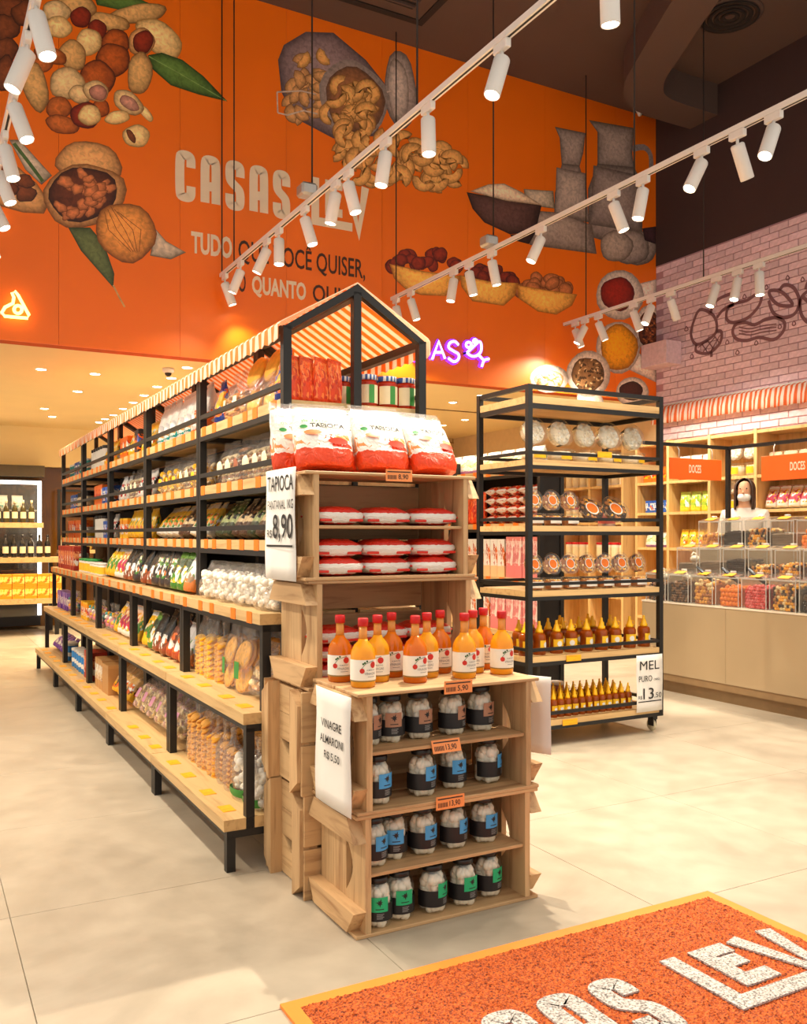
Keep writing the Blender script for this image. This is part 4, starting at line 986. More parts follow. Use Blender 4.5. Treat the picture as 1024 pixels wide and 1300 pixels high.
# ================================================================== LONG GONDOLA (five stepped shelf modules with striped canopy)
GX, GY0, GL = 1.68, 3.49, 1.265
OFF_U, OFF_A, OFF_B, OFF_C = .34, .43, .50, .58
LEVELS = {'top': (1.92, OFF_U), 'second': (1.61, OFF_U), 'third': (1.33, OFF_U), 'fourth': (1.03, OFF_A), 'fifth': (.63, OFF_B), 'bottom': (.21, OFF_C)}
M_cloth = striped('orange_striped_cloth', 1, .079, RGB(246, 228, 208), RGB(240, 148, 66), trans=.45)
def gondola(canopy=True):
    e = empty('shelf_module'); L = GL - .006; p = .036
    def pb(n, x0, x1, y0, y1, z0, z1, m=M_steel): return part_box(n, m, e, min(x0, x1), max(x0, x1), y0, y1, z0, z1)
    ztop = 2.22 if canopy else 2.0
    for s in (-1, 1):
        for y in (0, L - p):
            pb('post', s * OFF_U, s * (OFF_U - p), y, y + p, 0.0, ztop)
            pb('post', s * OFF_A, s * (OFF_A - p), y, y + p, .57, .985); pb('post', s * OFF_B, s * (OFF_B - p), y, y + p, .165, .57); pb('leg', s * OFF_C, s * (OFF_C - p), y, y + p, 0, .14)
            pb('bracket', s * OFF_A, s * OFF_U, y, y + p, .955, .985); pb('bracket', s * OFF_B, s * OFF_U, y, y + p, .555, .585); pb('bracket', s * OFF_C, s * OFF_U, y, y + p, .135, .165)
        for nm, (z, off) in LEVELS.items():
            th = .045; ext = p if nm in ('fourth', 'fifth', 'bottom') else 0
            ins = 0 if ext else .004
            pb('shelf_board', s * (off + (.012 if ext else -.002)), s * .012, (-.0 if ext else p), (L if ext else L - p), z - th, z, M_ply)
            pb('shelf_beam', s * off, s * (off - .03), p, L - p, z - th - .026, z - th - .001)
            if not ext: pb('guard_rail', s * off, s * (off - .018), p, L - p, z + .045, z + .068)
        if canopy:
            pb('eave_beam', s * OFF_U, s * (OFF_U - p), p, L - p, 2.19, 2.225)
    pb('back_panel', -.010, .010, .02, L - .02, .16, 1.87, mat('dark_back_panel', RGB(34, 30, 28), .7))
    for y in (0, L - p):
        for z in (1.85, 1.54, 1.26): pb('end_beam', -OFF_U + p, OFF_U - p, y, y + p, z, z + .026)
    if canopy:
        for y in (0, L - p):
            pb('king_post', -p / 2, p / 2, y, y + p, 1.876, 2.40)
            for s in (-1, 1):
                pts = [(s * OFF_U, 2.215), (s * (OFF_U - .03), 2.205), (0, 2.395), (0, 2.435)]
                if s > 0: pts = pts[::-1]
                MB().prism(pts, 1, y, y + p).build('rafter', M_steel, e)
        pb('ridge_beam', -.018, .018, p, L - p, 2.375, 2.405)
        b = MB(); t = .004
        for s in (-1, 1):
            A, B, Cc, D_ = (0, 2.442), (s * (OFF_U + .012), 2.236), (s * (OFF_U + .022), 2.222), (s * (OFF_U + .022), 2.158)
            y0, y1 = .0, L
            v = [(q[0], y, q[1]) for q in (A, B, Cc) for y in (y0, y1)]
            b.raw(v, [(0, 1, 3, 2), (2, 3, 5, 4)] if s < 0 else [(2, 3, 1, 0), (4, 5, 3, 2)])
            n = 32; vv = []
            for i in range(n + 1):
                y = y0 + (y1 - y0) * i / n; wv = .004 * math.sin(i * 1.9)
                vv += [(Cc[0], y, Cc[1]), (D_[0] + s * wv, y, D_[1] + .005 * math.cos(i * PI))]
            b.raw(vv, [(2 * i, 2 * i + 1, 2 * i + 3, 2 * i + 2) for i in range(n)])
        o = b.build('canopy_cloth', M_cloth, e)
        sd = o.modifiers.new('thickness', 'SOLIDIFY'); sd.thickness = .003
    return e
TAGM = {}
def tags(e, seed):
    r = random.Random(seed); L = GL
    for nm, (z, off) in LEVELS.items():
        if nm in ('fifth', 'bottom'):
            for k in range(r.choice((3, 4, 4))):
                y = .14 + k * (L - .25) / 3.4 + r.uniform(-.03, .03); o = part_box('price_tag', M_tagy, e, -off + .02, -off + .075, y - .045, y + .045, z, z + .002)
        else:
            n = 6 if nm != 'fourth' else 5
            for k in range(n):
                y = .12 + k * (L - .24) / (n - 1) + r.uniform(-.04, .04)
                xo = -off - (.012 if nm == 'fourth' else -.002)
                part_box('price_tag', M_tag, e, xo - .0025, xo - .0003, y - .032, y + .032, z - .047, z + .002)
BAY = ['nearest', 'second', 'third', 'fourth', 'farthest']
g0 = gondola()
mods = [g0] + [copy_tree(g0) for _ in range(4)]
for i, e in enumerate(mods):
    e.location = (GX, GY0 + GL * i, 0); tags(e, 40 + i)
    tag(e, f'black steel stepped shelf module under striped canopy, {BAY[i]} of the long row' if i else 'black steel stepped shelf module with striped canopy, right behind the crates', 'shelf unit', 'canopied shelf modules')

def row(bay, level, seq, inset=None, gap=.004, start=.045, jit=.008, x_extra=0.0, back=''):
    z, off = LEVELS[level]; y = GY0 + GL * bay + start; r = random.Random(bay * 17 + len(level) * 5 + int(z * 100)); i = 0
    ins = inset if inset is not None else {'top': .045, 'second': .045, 'third': .045, 'fourth': .03, 'fifth': .10, 'bottom': .11}[level]
    for kind, n in seq:
        w, d, h, fac, look, cat, lean = K[kind]
        for _ in range(n):
            if y + w > GY0 + GL * (bay + 1) - .03: return
            o = make(kind, fac)
            ext = math.sin(-lean) * 0.0 if lean else 0
            put(o, (GX - off + ins + d / 2 + r.uniform(0, jit) + x_extra, y + w / 2, z + (.5 * d * math.sin(-lean) if lean else 0) + .0005), -PI / 2 + r.uniform(-.12, .12), lean + (r.uniform(-.05, .02) if lean else 0),
                f'{look}, {ORD[i]} along {level} shelf{back}, {BAY[bay]} bay', cat, f'products on the {level} shelf, {BAY[bay]} bay')
            y += w + gap; i += 1
# nearest bay
row(0, 'top', [('blue_yellow', 1), ('top_big', 2), ('top_cookie', 2), ('blue_yellow', 1), ('lean_green', 1)], start=.16)
row(0, 'second', [('label_bag_dk', 2), ('label_bag', 3), ('label_bag_dk', 1), ('label_bag', 3)])
row(0, 'third', [('lean_pack', 4), ('lean_green', 1), ('lean_pack', 2), ('lean_green', 2)], start=.06)
row(0, 'fourth', [('puff', 4)], start=.04, inset=.02)
row(0, 'fifth', [('grain', 1), ('sticks', 1), ('cookie_round', 2), ('cookie_gold', 1), ('cookie_yellow', 2)], start=.04)
row(0, 'bottom', [('balls', 2), ('cookie_brown', 2), ('cookie_gold', 1), ('cookie_tan', 2), ('cookie_dark', 2)], start=.04)
# second bay
row(1, 'top', [('white_orange_bag', 2), ('silver_bag', 5)])
row(1, 'second', [('white_label_bag', 2), ('label_bag', 2), ('white_label_bag', 3)])
row(1, 'third', [('yellow_lean', 3), ('lean_pack', 2), ('yellow_lean', 4)])
row(1, 'fourth', [('chips_silver', 1), ('chips_green', 2), ('chips_dark', 3), ('chips_black', 2)], start=.05)
row(1, 'fifth', [('chips_silver', 2), ('chips_brown', 2), ('chips_black', 2), ('chips_green', 1), ('chips_yellow', 1)], start=.04)
row(1, 'bottom', [('pinkish', 6)], start=.08)
# third bay
row(2, 'top', [('yellow_pack', 3), ('box_dark', 1), ('yellow_pack', 2), ('box_orange', 2)])
row(2, 'second', [('small_bw', 4), ('label_bag', 3), ('small_bw', 2)])
row(2, 'third', [('yellow_pack', 7), ('box_yellow', 2)])
row(2, 'fourth', [('chips_dark', 1), ('chips_black', 2), ('chips_pink', 2), ('chips_yellow', 3)])
row(2, 'fifth', [('chips_yellow', 1), ('chips_pink', 4), ('chips_yellow', 1), ('candy_bag', 2)])
row(2, 'bottom', [('tan_pouch', 3), ('box_kraft', 1), ('box_kraft_print', 3)], start=.08)
# fourth bay
row(3, 'top', [('yellow_pack', 4), ('jar_white', 6)])
row(3, 'second', [('box_blue', 4), ('box_orange', 3)])
row(3, 'third', [('small_bw', 2), ('box_blue', 2), ('jar_white', 4)])
row(3, 'fourth', [('cup_white', 5), ('tub_green', 4)])
row(3, 'fifth', [('candy_bag', 4), ('box_yellow', 3)])
row(3, 'bottom', [('box_red', 2), ('can_blue', 6)])
# farthest bay
row(4, 'top', [('can_teal', 4), ('box_blue', 2), ('can_teal', 3)])
row(4, 'second', [('jar_dark', 6), ('box_blue', 3)])
row(4, 'third', [('cup_white', 4), ('box_orange', 5)])
row(4, 'fourth', [('box_red', 8)])
row(4, 'fifth', [('candy_bag', 3), ('box_purple', 5)])
row(4, 'bottom', [('can_blue', 2), ('purple_pack', 5)])

B_ = ' back row'
row(0, 'second', [('label_bag', 8)], x_extra=.125, back=B_); row(0, 'third', [('lean_pack', 3), ('lean_green', 5)], x_extra=.12, start=.1, back=B_)
row(0, 'fifth', [('cookie_tan', 3), ('cookie_yellow', 3), ('cookie_gold', 1)], x_extra=.15, start=.05, back=B_); row(0, 'bottom', [('balls', 2), ('cookie_tan', 2), ('cookie_gold', 2), ('cookie_yellow', 1)], x_extra=.155, start=.05, back=B_)
row(1, 'second', [('white_label_bag', 6)], x_extra=.135, back=B_); row(1, 'third', [('yellow_lean', 8)], x_extra=.12, start=.08, back=B_); row(1, 'fifth', [('chips_dark', 7)], x_extra=.13, start=.08, back=B_); row(1, 'bottom', [('pinkish', 6)], x_extra=.17, start=.1, back=B_)
row(0, 'top', [('top_cookie', 6)], x_extra=.15, start=.3, back=B_); row(1, 'top', [('silver_bag', 6)], x_extra=.13, back=B_)
# near end of the top shelf: orange pasta packets and sauce jars
for i in range(4):
    put(make('orange_pasta_end', plain_pouch('pasta_packet', 'orange_pasta', .085, .07, .20, 'stand', 77)), (1.415 + i * .066, 3.60 + .01 * (i % 2), 1.9205), .35, 0, f'shiny orange pasta packet under the canopy end, {ORD[i]} from the left post', 'packet', 'orange pasta packets at the canopy end', roll=.06)
def sauce():
    e = empty('sauce_jar'); r, h = .046, .145
    MB().lathe([(r * .9, 0), (r, .008), (r, h * .74), (r * .86, h * .84)], 18).build('glass_body', liquid('tomato_sauce', RGB(206, 52, 14)), e)
    MB().lathe([(r * .93, h * .84), (r * .95, h * .985), (r * .9, h)], 18).build('lid', striped('blue_check_lid', 0, .018, RGB(240, 240, 240), RGB(50, 90, 160), .4, 0), e)
    l = MB(); a0, a1 = -PI * .95, -PI * .05; vs = []
    for i in range(11):
        a = a0 + (a1 - a0) * i / 10; vs += [((r + .001) * math.cos(a), (r + .001) * math.sin(a), h * .12), ((r + .001) * math.cos(a), (r + .001) * math.sin(a), h * .68)]
    l.raw(vs, [(2 * i, 2 * i + 2, 2 * i + 3, 2 * i + 1) for i in range(10)], 0, True); lb = l.build('label', M_lab_cream, e)
    l = MB(); l.raw([(x * 1.015, y * 1.015, z) for x, y, z in vs[8:14]], [(0, 2, 3, 1), (2, 4, 5, 3)], 0, True); l.build('green_stripe', M_lab_green, lb)
    return e
for i, (x, y) in enumerate([(1.78, 3.60), (1.88, 3.60), (1.975, 3.60), (1.70, 3.70), (1.62, 3.72), (1.80, 3.71), (1.90, 3.71)]):
    put(make('sauce_jar', sauce), (x, y, 1.9205), .1 * i, 0, ['red sauce jar with checked lid right of the canopy king post', 'middle red sauce jar with checked lid at the canopy end', 'red sauce jar with checked lid against the right canopy post', 'red sauce jar just left of the king post', 'red sauce jar beside the orange pasta packets', 'red sauce jar in second row behind the king post', 'red sauce jar in second row, farthest right'][i], 'jar', 'sauce jars under the canopy end')
# ================================================================== WOODEN CRATES
CH, CD, HW = .41, .385, .375
def crate(shelf=True):
    e = empty('wooden_crate'); T = .012
    for zb in (0, CH - T):
        for y0, y1 in ((.0, .186), (.198, CD)): part_box('side_board', M_pine_x, e, -HW, HW, y0, y1, zb, zb + T, .002)
    for z0, z1 in ((.03, .13), (.15, .25), (.27, .38)): part_box('base_board', M_pine_x, e, -.318, .318, CD - T, CD, z0, z1, .002)
    for s in (-1, 1):
        xa, xb = sorted((s * .318, s * .340)); z0, z1 = T, CH - T
        yh, za, zc = .155, .115, .30; arc = [(yh - .052 * math.sin(PI * k / 10), za + (zc - za) * k / 10) for k in range(11)]
        MB().prism([(.004, z0), (yh, z0)] + arc + [(yh, z1), (.004, z1)], 0, xa, xb).build('end_board', M_pine_z, e)
        for y0, y1 in ((yh + .001, .262), (.264, CD - T)): part_box('end_board', M_pine_z, e, xa, xb, y0, y1, z0, z1)
        xa, xb = sorted((s * .340, s * .388))
        for top in (0, 1):
            zt, zl = (CH - T, CH - T - .078) if top else (T, T + .078)
            pts = [(-.004, zl), (.052, zt), (CD - .052, zt), (CD, zl)]
            if not top: pts = pts[::-1]
            MB().prism(pts, 0, xa, xb).build('cleat', M_pine_y, e)
    if shelf: part_box('inner_shelf', M_pine_x, e, -.317, .317, .012, CD - T - .001, .195, .207, .002)
    return e
c1 = crate(); c1.location = (1.67, 2.70, 0); tag(c1, 'pine crate on the floor holding green and blue labelled jars', 'crate', 'wooden crates')
c2 = copy_tree(c1); c2.location = (1.675, 2.70, CH + .0005); tag(c2, 'pine crate beneath the vinegar bottles holding brown labelled jars', 'crate', 'wooden crates')
c3 = crate(False); c3.location = (1.66, 3.088, .771); tag(c3, 'pine crate behind the vinegar bottles, under the tapioca crate', 'crate', 'wooden crates')
c4 = copy_tree(c1); c4.location = (1.645, 3.085, .771 + CH + .0005); tag(c4, 'topmost pine crate with flat tapioca packs inside', 'crate', 'wooden crates')
for i, z in enumerate((0, .3855)):
    c = crate(False); c.location = (1.64 - .01 * i, 3.493, z); c.rotation_euler = (PI / 2, 0, 0)
    tag(c, ['upturned pine crate on the floor behind the jar crates', 'upturned pine crate stacked on another, behind the jar crates'][i], 'crate', 'wooden crates')

# ---- conserve jars
def wrap(pts, r, a0=-PI / 2):
    """2-D (arc length, z) points onto a cylinder of radius r facing -Y"""
    return [(r * math.cos(a0 + s / r), r * math.sin(a0 + s / r), z) for s, z in pts]
def wrap_rect(b, s0, s1, z0, z1, r, n=10, m=0):
    vs = wrap([(s0 + (s1 - s0) * i / n, z) for i in range(n + 1) for z in (z0, z1)], r)
    b.raw(vs, [(2 * i, 2 * i + 2, 2 * i + 3, 2 * i + 1) for i in range(n)], m, True); return b
def wrap_disc(b, s, z, rad, r, n=12, m=0):
    b.raw(wrap([(s, z)] + [(s + rad * math.cos(2 * PI * i / n), z + rad * math.sin(2 * PI * i / n)) for i in range(n)], r), [(0, 1 + i, 1 + (i + 1) % n) for i in range(n)], m, True); return b
M_clove = mat('garlic_cloves', RGB(232, 222, 204), .5, var=.12, scale=18)
M_print_grey = mat('grey_print', RGB(150, 148, 146), .6)
BADGE = {'blue': mat('blue_badge', RGB(70, 160, 222), .5, var=.03), 'green': mat('green_badge', RGB(26, 176, 116), .5, var=.03), 'brown': mat('brown_badge', RGB(176, 128, 100), .5, var=.03)}
def conserve(colr):
    def f():
        e = empty('conserve_jar'); r, h = .052, .165
        MB().lathe([(r * .86, 0), (r * .98, .008), (r, .02), (r, .115), (r * .9, .133), (r * .66, .145), (r * .66, .152)], 22).build('glass', M_glass, e)
        b = MB(); rn = random.Random(3); R = r * .9
        b.lathe([(R * .55, .006), (R * .62, .1), (R * .5, .12)], 12)
        for k in range(64):
            a = rn.random() * 6.28; z = rn.uniform(.016, .124); q = R - .016 - (max(0, z - .105) * .5); b.ball((q * math.cos(a), q * math.sin(a), z), .017 * rn.uniform(.8, 1.1), 7, 5, 0, (1, 1, rn.uniform(.9, 1.35)))
        b.build('cloves', M_clove, e)
        MB().lathe([(r * .70, .146), (r * .73, .15), (r * .73, .164), (r * .68, .167)], 22).build('lid', M_lidk, e)
        lb = wrap_rect(MB(), -.115, .115, .026, .083, r + .0012, 24).build('label', M_lab_blk, e)
        bd = wrap_rect(MB(), -.030, .034, .058, .108, r + .0022, 8).build('badge', BADGE[colr], lb)
        em = MB()
        for k in range(7):
            a = k * 2 * PI / 7 + .3; ca, sa = math.cos(a), math.sin(a); L_ = .015 if k % 2 else .011
            P2 = [(0, 0), (.4 * L_, .0028), (L_, 0), (.4 * L_, -.0028)]
            em.raw(wrap([(.003 + x * ca - y * sa, .090 + x * sa + y * ca) for x, y in P2], r + .0030), [(0, 1, 2, 3)])
        wrap_rect(em, -.012, .018, .0665, .0695, r + .003, 4); em.build('emblem', M_lab_blk, lb)
        tx = MB()
        for k in range(4): wrap_rect(tx, -.008, .018 - .004 * (k % 2), .050 - k * .005, .052 - k * .005, r + .0022, 3)
        tx.build('small_print', M_print_grey, lb)
        return e
    return f
JZ = [(.0125, 'green', [(1.405, 2.765, -.35), (1.50, 2.78, -.15), (1.63, 2.775, .45), (1.76, 2.775, .1), (1.885, 2.80, .35)], 'bottom row'),
      (.2075, 'blue', [(1.405, 2.80, .3), (1.50, 2.83, -.3), (1.615, 2.82, .25), (1.745, 2.82, .5), (1.88, 2.82, .15)], 'second row from the floor'),
      (.4235, 'blue', [(1.415, 2.79, .25), (1.60, 2.80, .35), (1.75, 2.83, .0), (1.905, 2.83, .75)], 'third row from the floor'),
      (.618, 'brown', [(1.395, 2.83, .6), (1.495, 2.84, -.25), (1.61, 2.84, .1), (1.75, 2.84, .5), (1.88, 2.845, .25)], 'top jar row under the bottles')]
for z, colr, lst, rowname in JZ:
    for i, (x, y, a) in enumerate(lst):
        put(make('jar_' + colr, conserve(colr)), (x, y, z), a, 0, f'garlic conserve jar with {colr} label, {ORD[i]} from left, {rowname}', 'jar', f'{colr} labelled conserve jars')

# ---- vinegar bottles
M_vlab = mat('vinegar_label', RGB(240, 234, 222), .6, var=.03); M_apple = mat('apple_print', RGB(206, 40, 24), .5); M_leafp = mat('leaf_print', RGB(60, 100, 50), .5); M_goldb = mat('gold_band', RGB(150, 120, 50), .4)
def vinegar(deep):
    def f():
        e = empty('vinegar_bottle'); r = .044
        lq = liquid('vinegar_deep', RGB(234, 132, 18)) if deep else liquid('vinegar_gold', RGB(250, 186, 40)); lq2 = liquid('vinegar_neck', RGB(238, 176, 84))
        MB().lathe([(r * .92, 0), (r, .006), (r, .112), (r * .93, .128), (r * .72, .146), (r * .44, .158), (.0155, .168)], 22).build('glass_body', lq, e)
        MB().lathe([(.0158, .167), (.0145, .185), (.0145, .214)], 16).build('neck', lq2, e)
        MB().lathe([(.0185, .212), (.0185, .237), (.0165, .240)], 16).build('cap', M_lidr, e)
        lb = wrap_rect(MB(), -.105, .105, .026, .098, r + .001, 24).build('label', M_vlab, e)
        wrap_rect(MB(), -.105, .105, .0215, .0265, r + .0012, 24).build('gold_band', M_goldb, lb)
        wrap_disc(wrap_disc(MB(), .018, .080, .0115, r + .002), -.024, .060, .0090, r + .002).build('apple', M_apple, lb)
        lf = MB(); vs, fs = ribbon([(-.026, .068), (-.012, .084), (.004, .090), (.020, .094)], .0016); lf.raw(wrap(vs, r + .0018), fs)
        for s, z in ((-.014, .088), (-.006, .093), (-.02, .084)): wrap_disc(lf, s, z, .004, r + .0018, 6)
        lf.build('branch', M_leafp, lb)
        tx = MB(); p, fc = text2d('VINAGRE', .046, .0085, .01); tx.raw(wrap([(-.016 + a, .046 + c) for a, c in p], r + .002), fc)
        p, fc = text2d('ALMARONI', .034, .005, .01); tx.raw(wrap([(-.008 + a, .060 + c) for a, c in p], r + .002), fc); wrap_rect(tx, -.004, .026, .038, .040, r + .002, 3)
        tx.build('lettering', M_print_grey, lb); return e
    return f
VB = [(1.365, 2.985, 1, 'amber', 'back row at the left edge'), (1.385, 2.835, 0, 'golden', 'front row, first from left'), (1.485, 2.92, 0, 'golden', 'second row, first from left'), (1.58, 2.99, 1, 'amber', 'back row, second from left'), (1.595, 2.835, 1, 'amber', 'front row, second from left'), (1.69, 2.915, 0, 'golden', 'second row, second from left'), (1.79, 2.985, 1, 'amber', 'back row, third from left'), (1.805, 2.835, 0, 'golden', 'front row, third from left'), (1.905, 2.93, 0, 'golden', 'second row, third from left'), (2.0, 3.0, 1, 'amber', 'back row, farthest right'), (1.985, 2.85, 0, 'golden', 'front row, farthest right')]
for i, (x, y, dp, cn, w_) in enumerate(VB):
    put(make('vinegar%d' % dp, vinegar(dp)), (x, y, 2 * CH + .001), .35 * math.sin(i * 2.1) - .3, 0, f'{cn} vinegar bottle with red cap, {w_}', 'bottle', 'vinegar bottles on the crate')

# ---- tapioca: standing packets, flat packets
M_green_ink = mat('green_ink', RGB(40, 140, 60), .5); M_red_ink = mat('red_ink', RGB(214, 44, 24), .5)
def tapioca():
    po = Pouch(.235, .125, .245, 'stand', amp=.03, seed=21); e = empty('tapioca_packet')
    obj('packet', po.mesh('packet', pm('tapioca'), 24, 14), e)
    obj('lettering', po.letters('lettering', M_ink, 'TAPIOCA', -.055, .085, .158, .178), e); obj('lettering', po.letters('lettering', M_green_ink, 'da Terra', -.085, .02, .185, .201), e)
    obj('printed_leaf', po.patch('printed_leaf', M_green_ink, -.095, -.065, .155, .172, 3, 3, .004, True), e)
    obj('printed_dish', po.patch('printed_dish', mat('dish_print', RGB(226, 120, 70), .4, var=.2, scale=40), -.085, -.015, .122, .146, 6, 4, .004, True), e)
    obj('printed_dish', po.patch('printed_dish', mat('dish_print_red', RGB(220, 60, 26), .4, var=.2, scale=40), .005, .09, .082, .110, 6, 4, .004, True), e)
    pb = Pouch(.235, .02, .05, 'pillow', amp=.05, seed=4)
    o = obj('clear_top', pb.mesh('clear_top', M_film), e, (0, .008, .228)); return e
for i, (x, y, rz, ln) in enumerate([(1.40, 3.205, -.12, -.30), (1.645, 3.19, .05, -.26), (1.885, 3.19, .2, -.36)]):
    put(make('tapioca', tapioca), (x, y, .771 + 2 * CH + .015), rz, ln, ['white and red tapioca packet at the left on the top crate', 'middle white and red tapioca packet on the top crate', 'white and red tapioca packet at the right on the top crate'][i], 'tapioca packet', 'standing tapioca packets')
for i, (x, y) in enumerate([(1.36, 3.37), (1.62, 3.36), (1.86, 3.36)]):
    put(make('tapioca', tapioca), (x, y, .771 + 2 * CH + .012), .1, -.1, ['tapioca packet of the back row, half hidden at the left', 'tapioca packet of the back row, hidden behind the middle one', 'tapioca packet of the back row, behind the right one'][i], 'tapioca packet', 'standing tapioca packets')
def flatpack():
    b = MB(); n, mm = 24, 8; w, d, h = .226, .17, .072; vs = []; rn = random.Random(2)
    for j in range(mm + 1):
        v = -PI / 2 + PI * j / mm
        for i in range(n):
            a = 2 * PI * i / n; cv = math.copysign(abs(math.cos(v)) ** .55, math.cos(v)); sv = math.copysign(abs(math.sin(v)) ** .8, math.sin(v))
            x = w / 2 * cv * math.copysign(abs(math.cos(a)) ** .5, math.cos(a)); y = d / 2 * cv * math.copysign(abs(math.sin(a)) ** .5, math.sin(a))
            th = 1 - .55 * (abs(x) / (w / 2)) ** 4
            vs.append((x * (1 + .02 * math.sin(5 * a)), y, h / 2 + h / 2 * sv * th * (1 + .08 * math.sin(7 * x / w * 3 + 3 * a))))
    b.raw(vs, [(j * n + i, j * n + (i + 1) % n, (j + 1) * n + (i + 1) % n, (j + 1) * n + i) for j in range(mm) for i in range(n)], 0, True)
    e = empty('flat_tapioca_pack'); b.build('packet', pm('flat_red_white'), e)
    for s in (-1, 1): MB().rbox(s * .108 - .006, s * .108 + .006, -.06, .06, .030, .038, .002).build('end_seal', M_red_ink, e)
    for x, w2 in ((-.07, .025), (.06, .03)): MB().rbox(x - w2, x + w2, -.0835, -.076, .014, .024, .002).build('printed_patch', M_red_ink, e)
    return e
z4 = .771 + CH
for lay, (zz, nm) in enumerate([(z4 + .0135, 'bottom layer of the top crate'), (z4 + .083, 'second layer of the top crate'), (z4 + .209, 'shelf of the top crate')]):
    for i in range(3):
        put(make('flatpack', flatpack), (1.645 - .213 + .213 * i, 3.20 + .01 * ((i + lay) % 2), zz), .06 * ((i * 2 + lay) % 3 - 1), 0, f'flat red and white tapioca pack, {ORD[i]} from left, {nm}', 'tapioca pack', 'flat tapioca packs')
for lay in range(3):
    for i in range(3):
        put(make('flatpack', flatpack), (1.66 - .211 + .211 * i, 3.25 + .008 * i, .771 + .0135 + .07 * lay), .05 * (i - 1), 0, f'flat tapioca pack behind the bottles, {ORD[i]} from left, {["lowest", "middle", "upper"][lay]} layer', 'tapioca pack', 'flat tapioca packs behind the bottles')

# ---- paper signs and price cards
def paper_sign(name, label, w, h, texts, loc, rz, tilt=0.0):
    """sheet in local XZ facing -Y; texts: (string, x0, x1, z0, z1, bold)"""
    e = empty(name, loc, rz); e.rotation_euler = (tilt, 0, rz); tag(e, label, 'paper sign')
    b = MB(); n = 8; vs = []
    for j in range(n + 1):
        for i in range(5):
            x = w * (i / 4 - .5); z = h * j / n; vs.append((x, -.003 * math.sin(3 * z / h * 2 + i) - .003, z))
    b.raw(vs, [(j * 5 + i, j * 5 + i + 1, (j + 1) * 5 + i + 1, (j + 1) * 5 + i) for j in range(n) for i in range(4)], 0, True)
    o = b.build('sheet', M_white, e); sd = o.modifiers.new('thickness', 'SOLIDIFY'); sd.thickness = .0008
    for t, x0, x1, z0, z1, bd in texts:
        if t == '_': MB().box(x0, x1, -.0072, -.0068, z0, z1).build('underline', M_ink, e)
        else:
            p, f = text2d(t, x1 - x0, z1 - z0, bd); MB().raw([(x0 + a, -.007, z0 + c) for a, c in p], f).build('lettering', M_ink, e)
    return e
paper_sign('price_sign', 'white sheet reading TAPIOCA PANTANAL 8,90 on the top crate side', .32, .43, [('TAPIOCA', -.13, .145, .345, .405, .005), ('PANTANAL 1KG', -.128, .145, .275, .31, 0), ('R$', -.135, -.08, .16, .195, 0), ('8,90', -.07, .14, .145, .255, .01), ('_', -.14, .14, .128, .136, 0)], (1.252, 3.29, 1.178), -PI / 2)
paper_sign('price_sign', 'white sheet reading VINAGRE ALMARONI 5,50 on the lower crate side', .295, .405, [('VINAGRE', -.09, .08, .27, .30, .01), ('ALMARONI', -.10, .095, .215, .245, .01), ('R$ 5,50', -.065, .065, .158, .19, .01)], (1.280, 2.855, .405), -PI / 2)
paper_sign('price_sign', 'blank white sheet hanging behind the right side of the jar crates', .21, .30, [], (2.112, 2.86, .505), -1.137)
def price_card(label, x, y, z, tilt, txt):
    e = empty('price_card', (x, y, z)); e.rotation_euler = (tilt, 0, 0); tag(e, label, 'price card', 'orange price cards on the crates')
    MB().box(-.058, .058, -.001, .001, -.022, .024).build('card', mat('orange_card', RGB(244, 150, 84), .5, var=.03), e)
    p, f = text2d(txt, .044, .022, .01); b = MB().raw([(-.004 + a, -.0016, -.016 + c) for a, c in p], f)
    for i in range(9): b.box(-.05 + i * .0045, -.05 + i * .0045 + .002, -.0018, -.0012, -.014, .002)
    b.box(-.052, .05, -.0018, -.0012, .013, .017); b.build('print', M_ink, e); return e
price_card('orange price card on the tapioca crate edge', 1.66, 3.078, z4 + CH - .008, 0, '8,90'); price_card('orange price card under the vinegar bottles', 1.69, 2.693, 2 * CH - .005, 0, '5,90')
price_card('orange price card on the upper jar shelf', 1.645, 2.70, CH + .20, -.35, '13,90'); price_card('orange price card between the two jar crates', 1.655, 2.690, CH + .004, 0, '13,90')

# ================================================================== HONEY RACK
RX0, RX1, RY0, RY1, RZ = 3.385, 4.53, 4.57, 5.16, 2.305
RS = [.172, .583, .998, 1.413, 1.832]           # shelf tops
rack = empty('display_rack', (RX0, RY0, 0)); tag(rack, 'black steel display rack on castors with honey and nut tubs', 'shelf rack')
RW, RDp = RX1 - RX0, RY1 - RY0; p = .034
for x in (0, RW - p):
    for y in (0, RDp - p): part_box('post', M_steel, rack, x, x + p, y, y + p, .112, RZ)
def rails(z0, z1, nm, back=True):
    for y in (0, RDp - p):
        if y == 0 or back: part_box(nm, M_steel, rack, p, RW - p, y + .002, y + .024, z0, z1)
    for x in (.004, RW - .028): part_box(nm, M_steel, rack, x, x + .024, p, RDp - p, z0, z1)
for z in RS:
    rails(z - .06, z - .036, 'shelf_frame'); part_box('shelf_board', M_plyx, rack, .006, RW - .006, .004, RDp - .006, z - .0355, z, .0)
    rails(z + .034, z + .054, 'guard_rail')
rails(2.155, 2.185, 'shelf_frame'); part_box('shelf_board', M_plyx, rack, .006, RW - .006, .004, RDp - .006, 2.187, 2.232); rails(RZ - .03, RZ, 'top_rail')
for i, (x, z) in enumerate([(.62, 1.885), (.36, .56), (.33, .15)]): part_box('price_tag', M_tagy, rack, x - .06, x + .06, -.004, -.001, z - .02, z + .018)
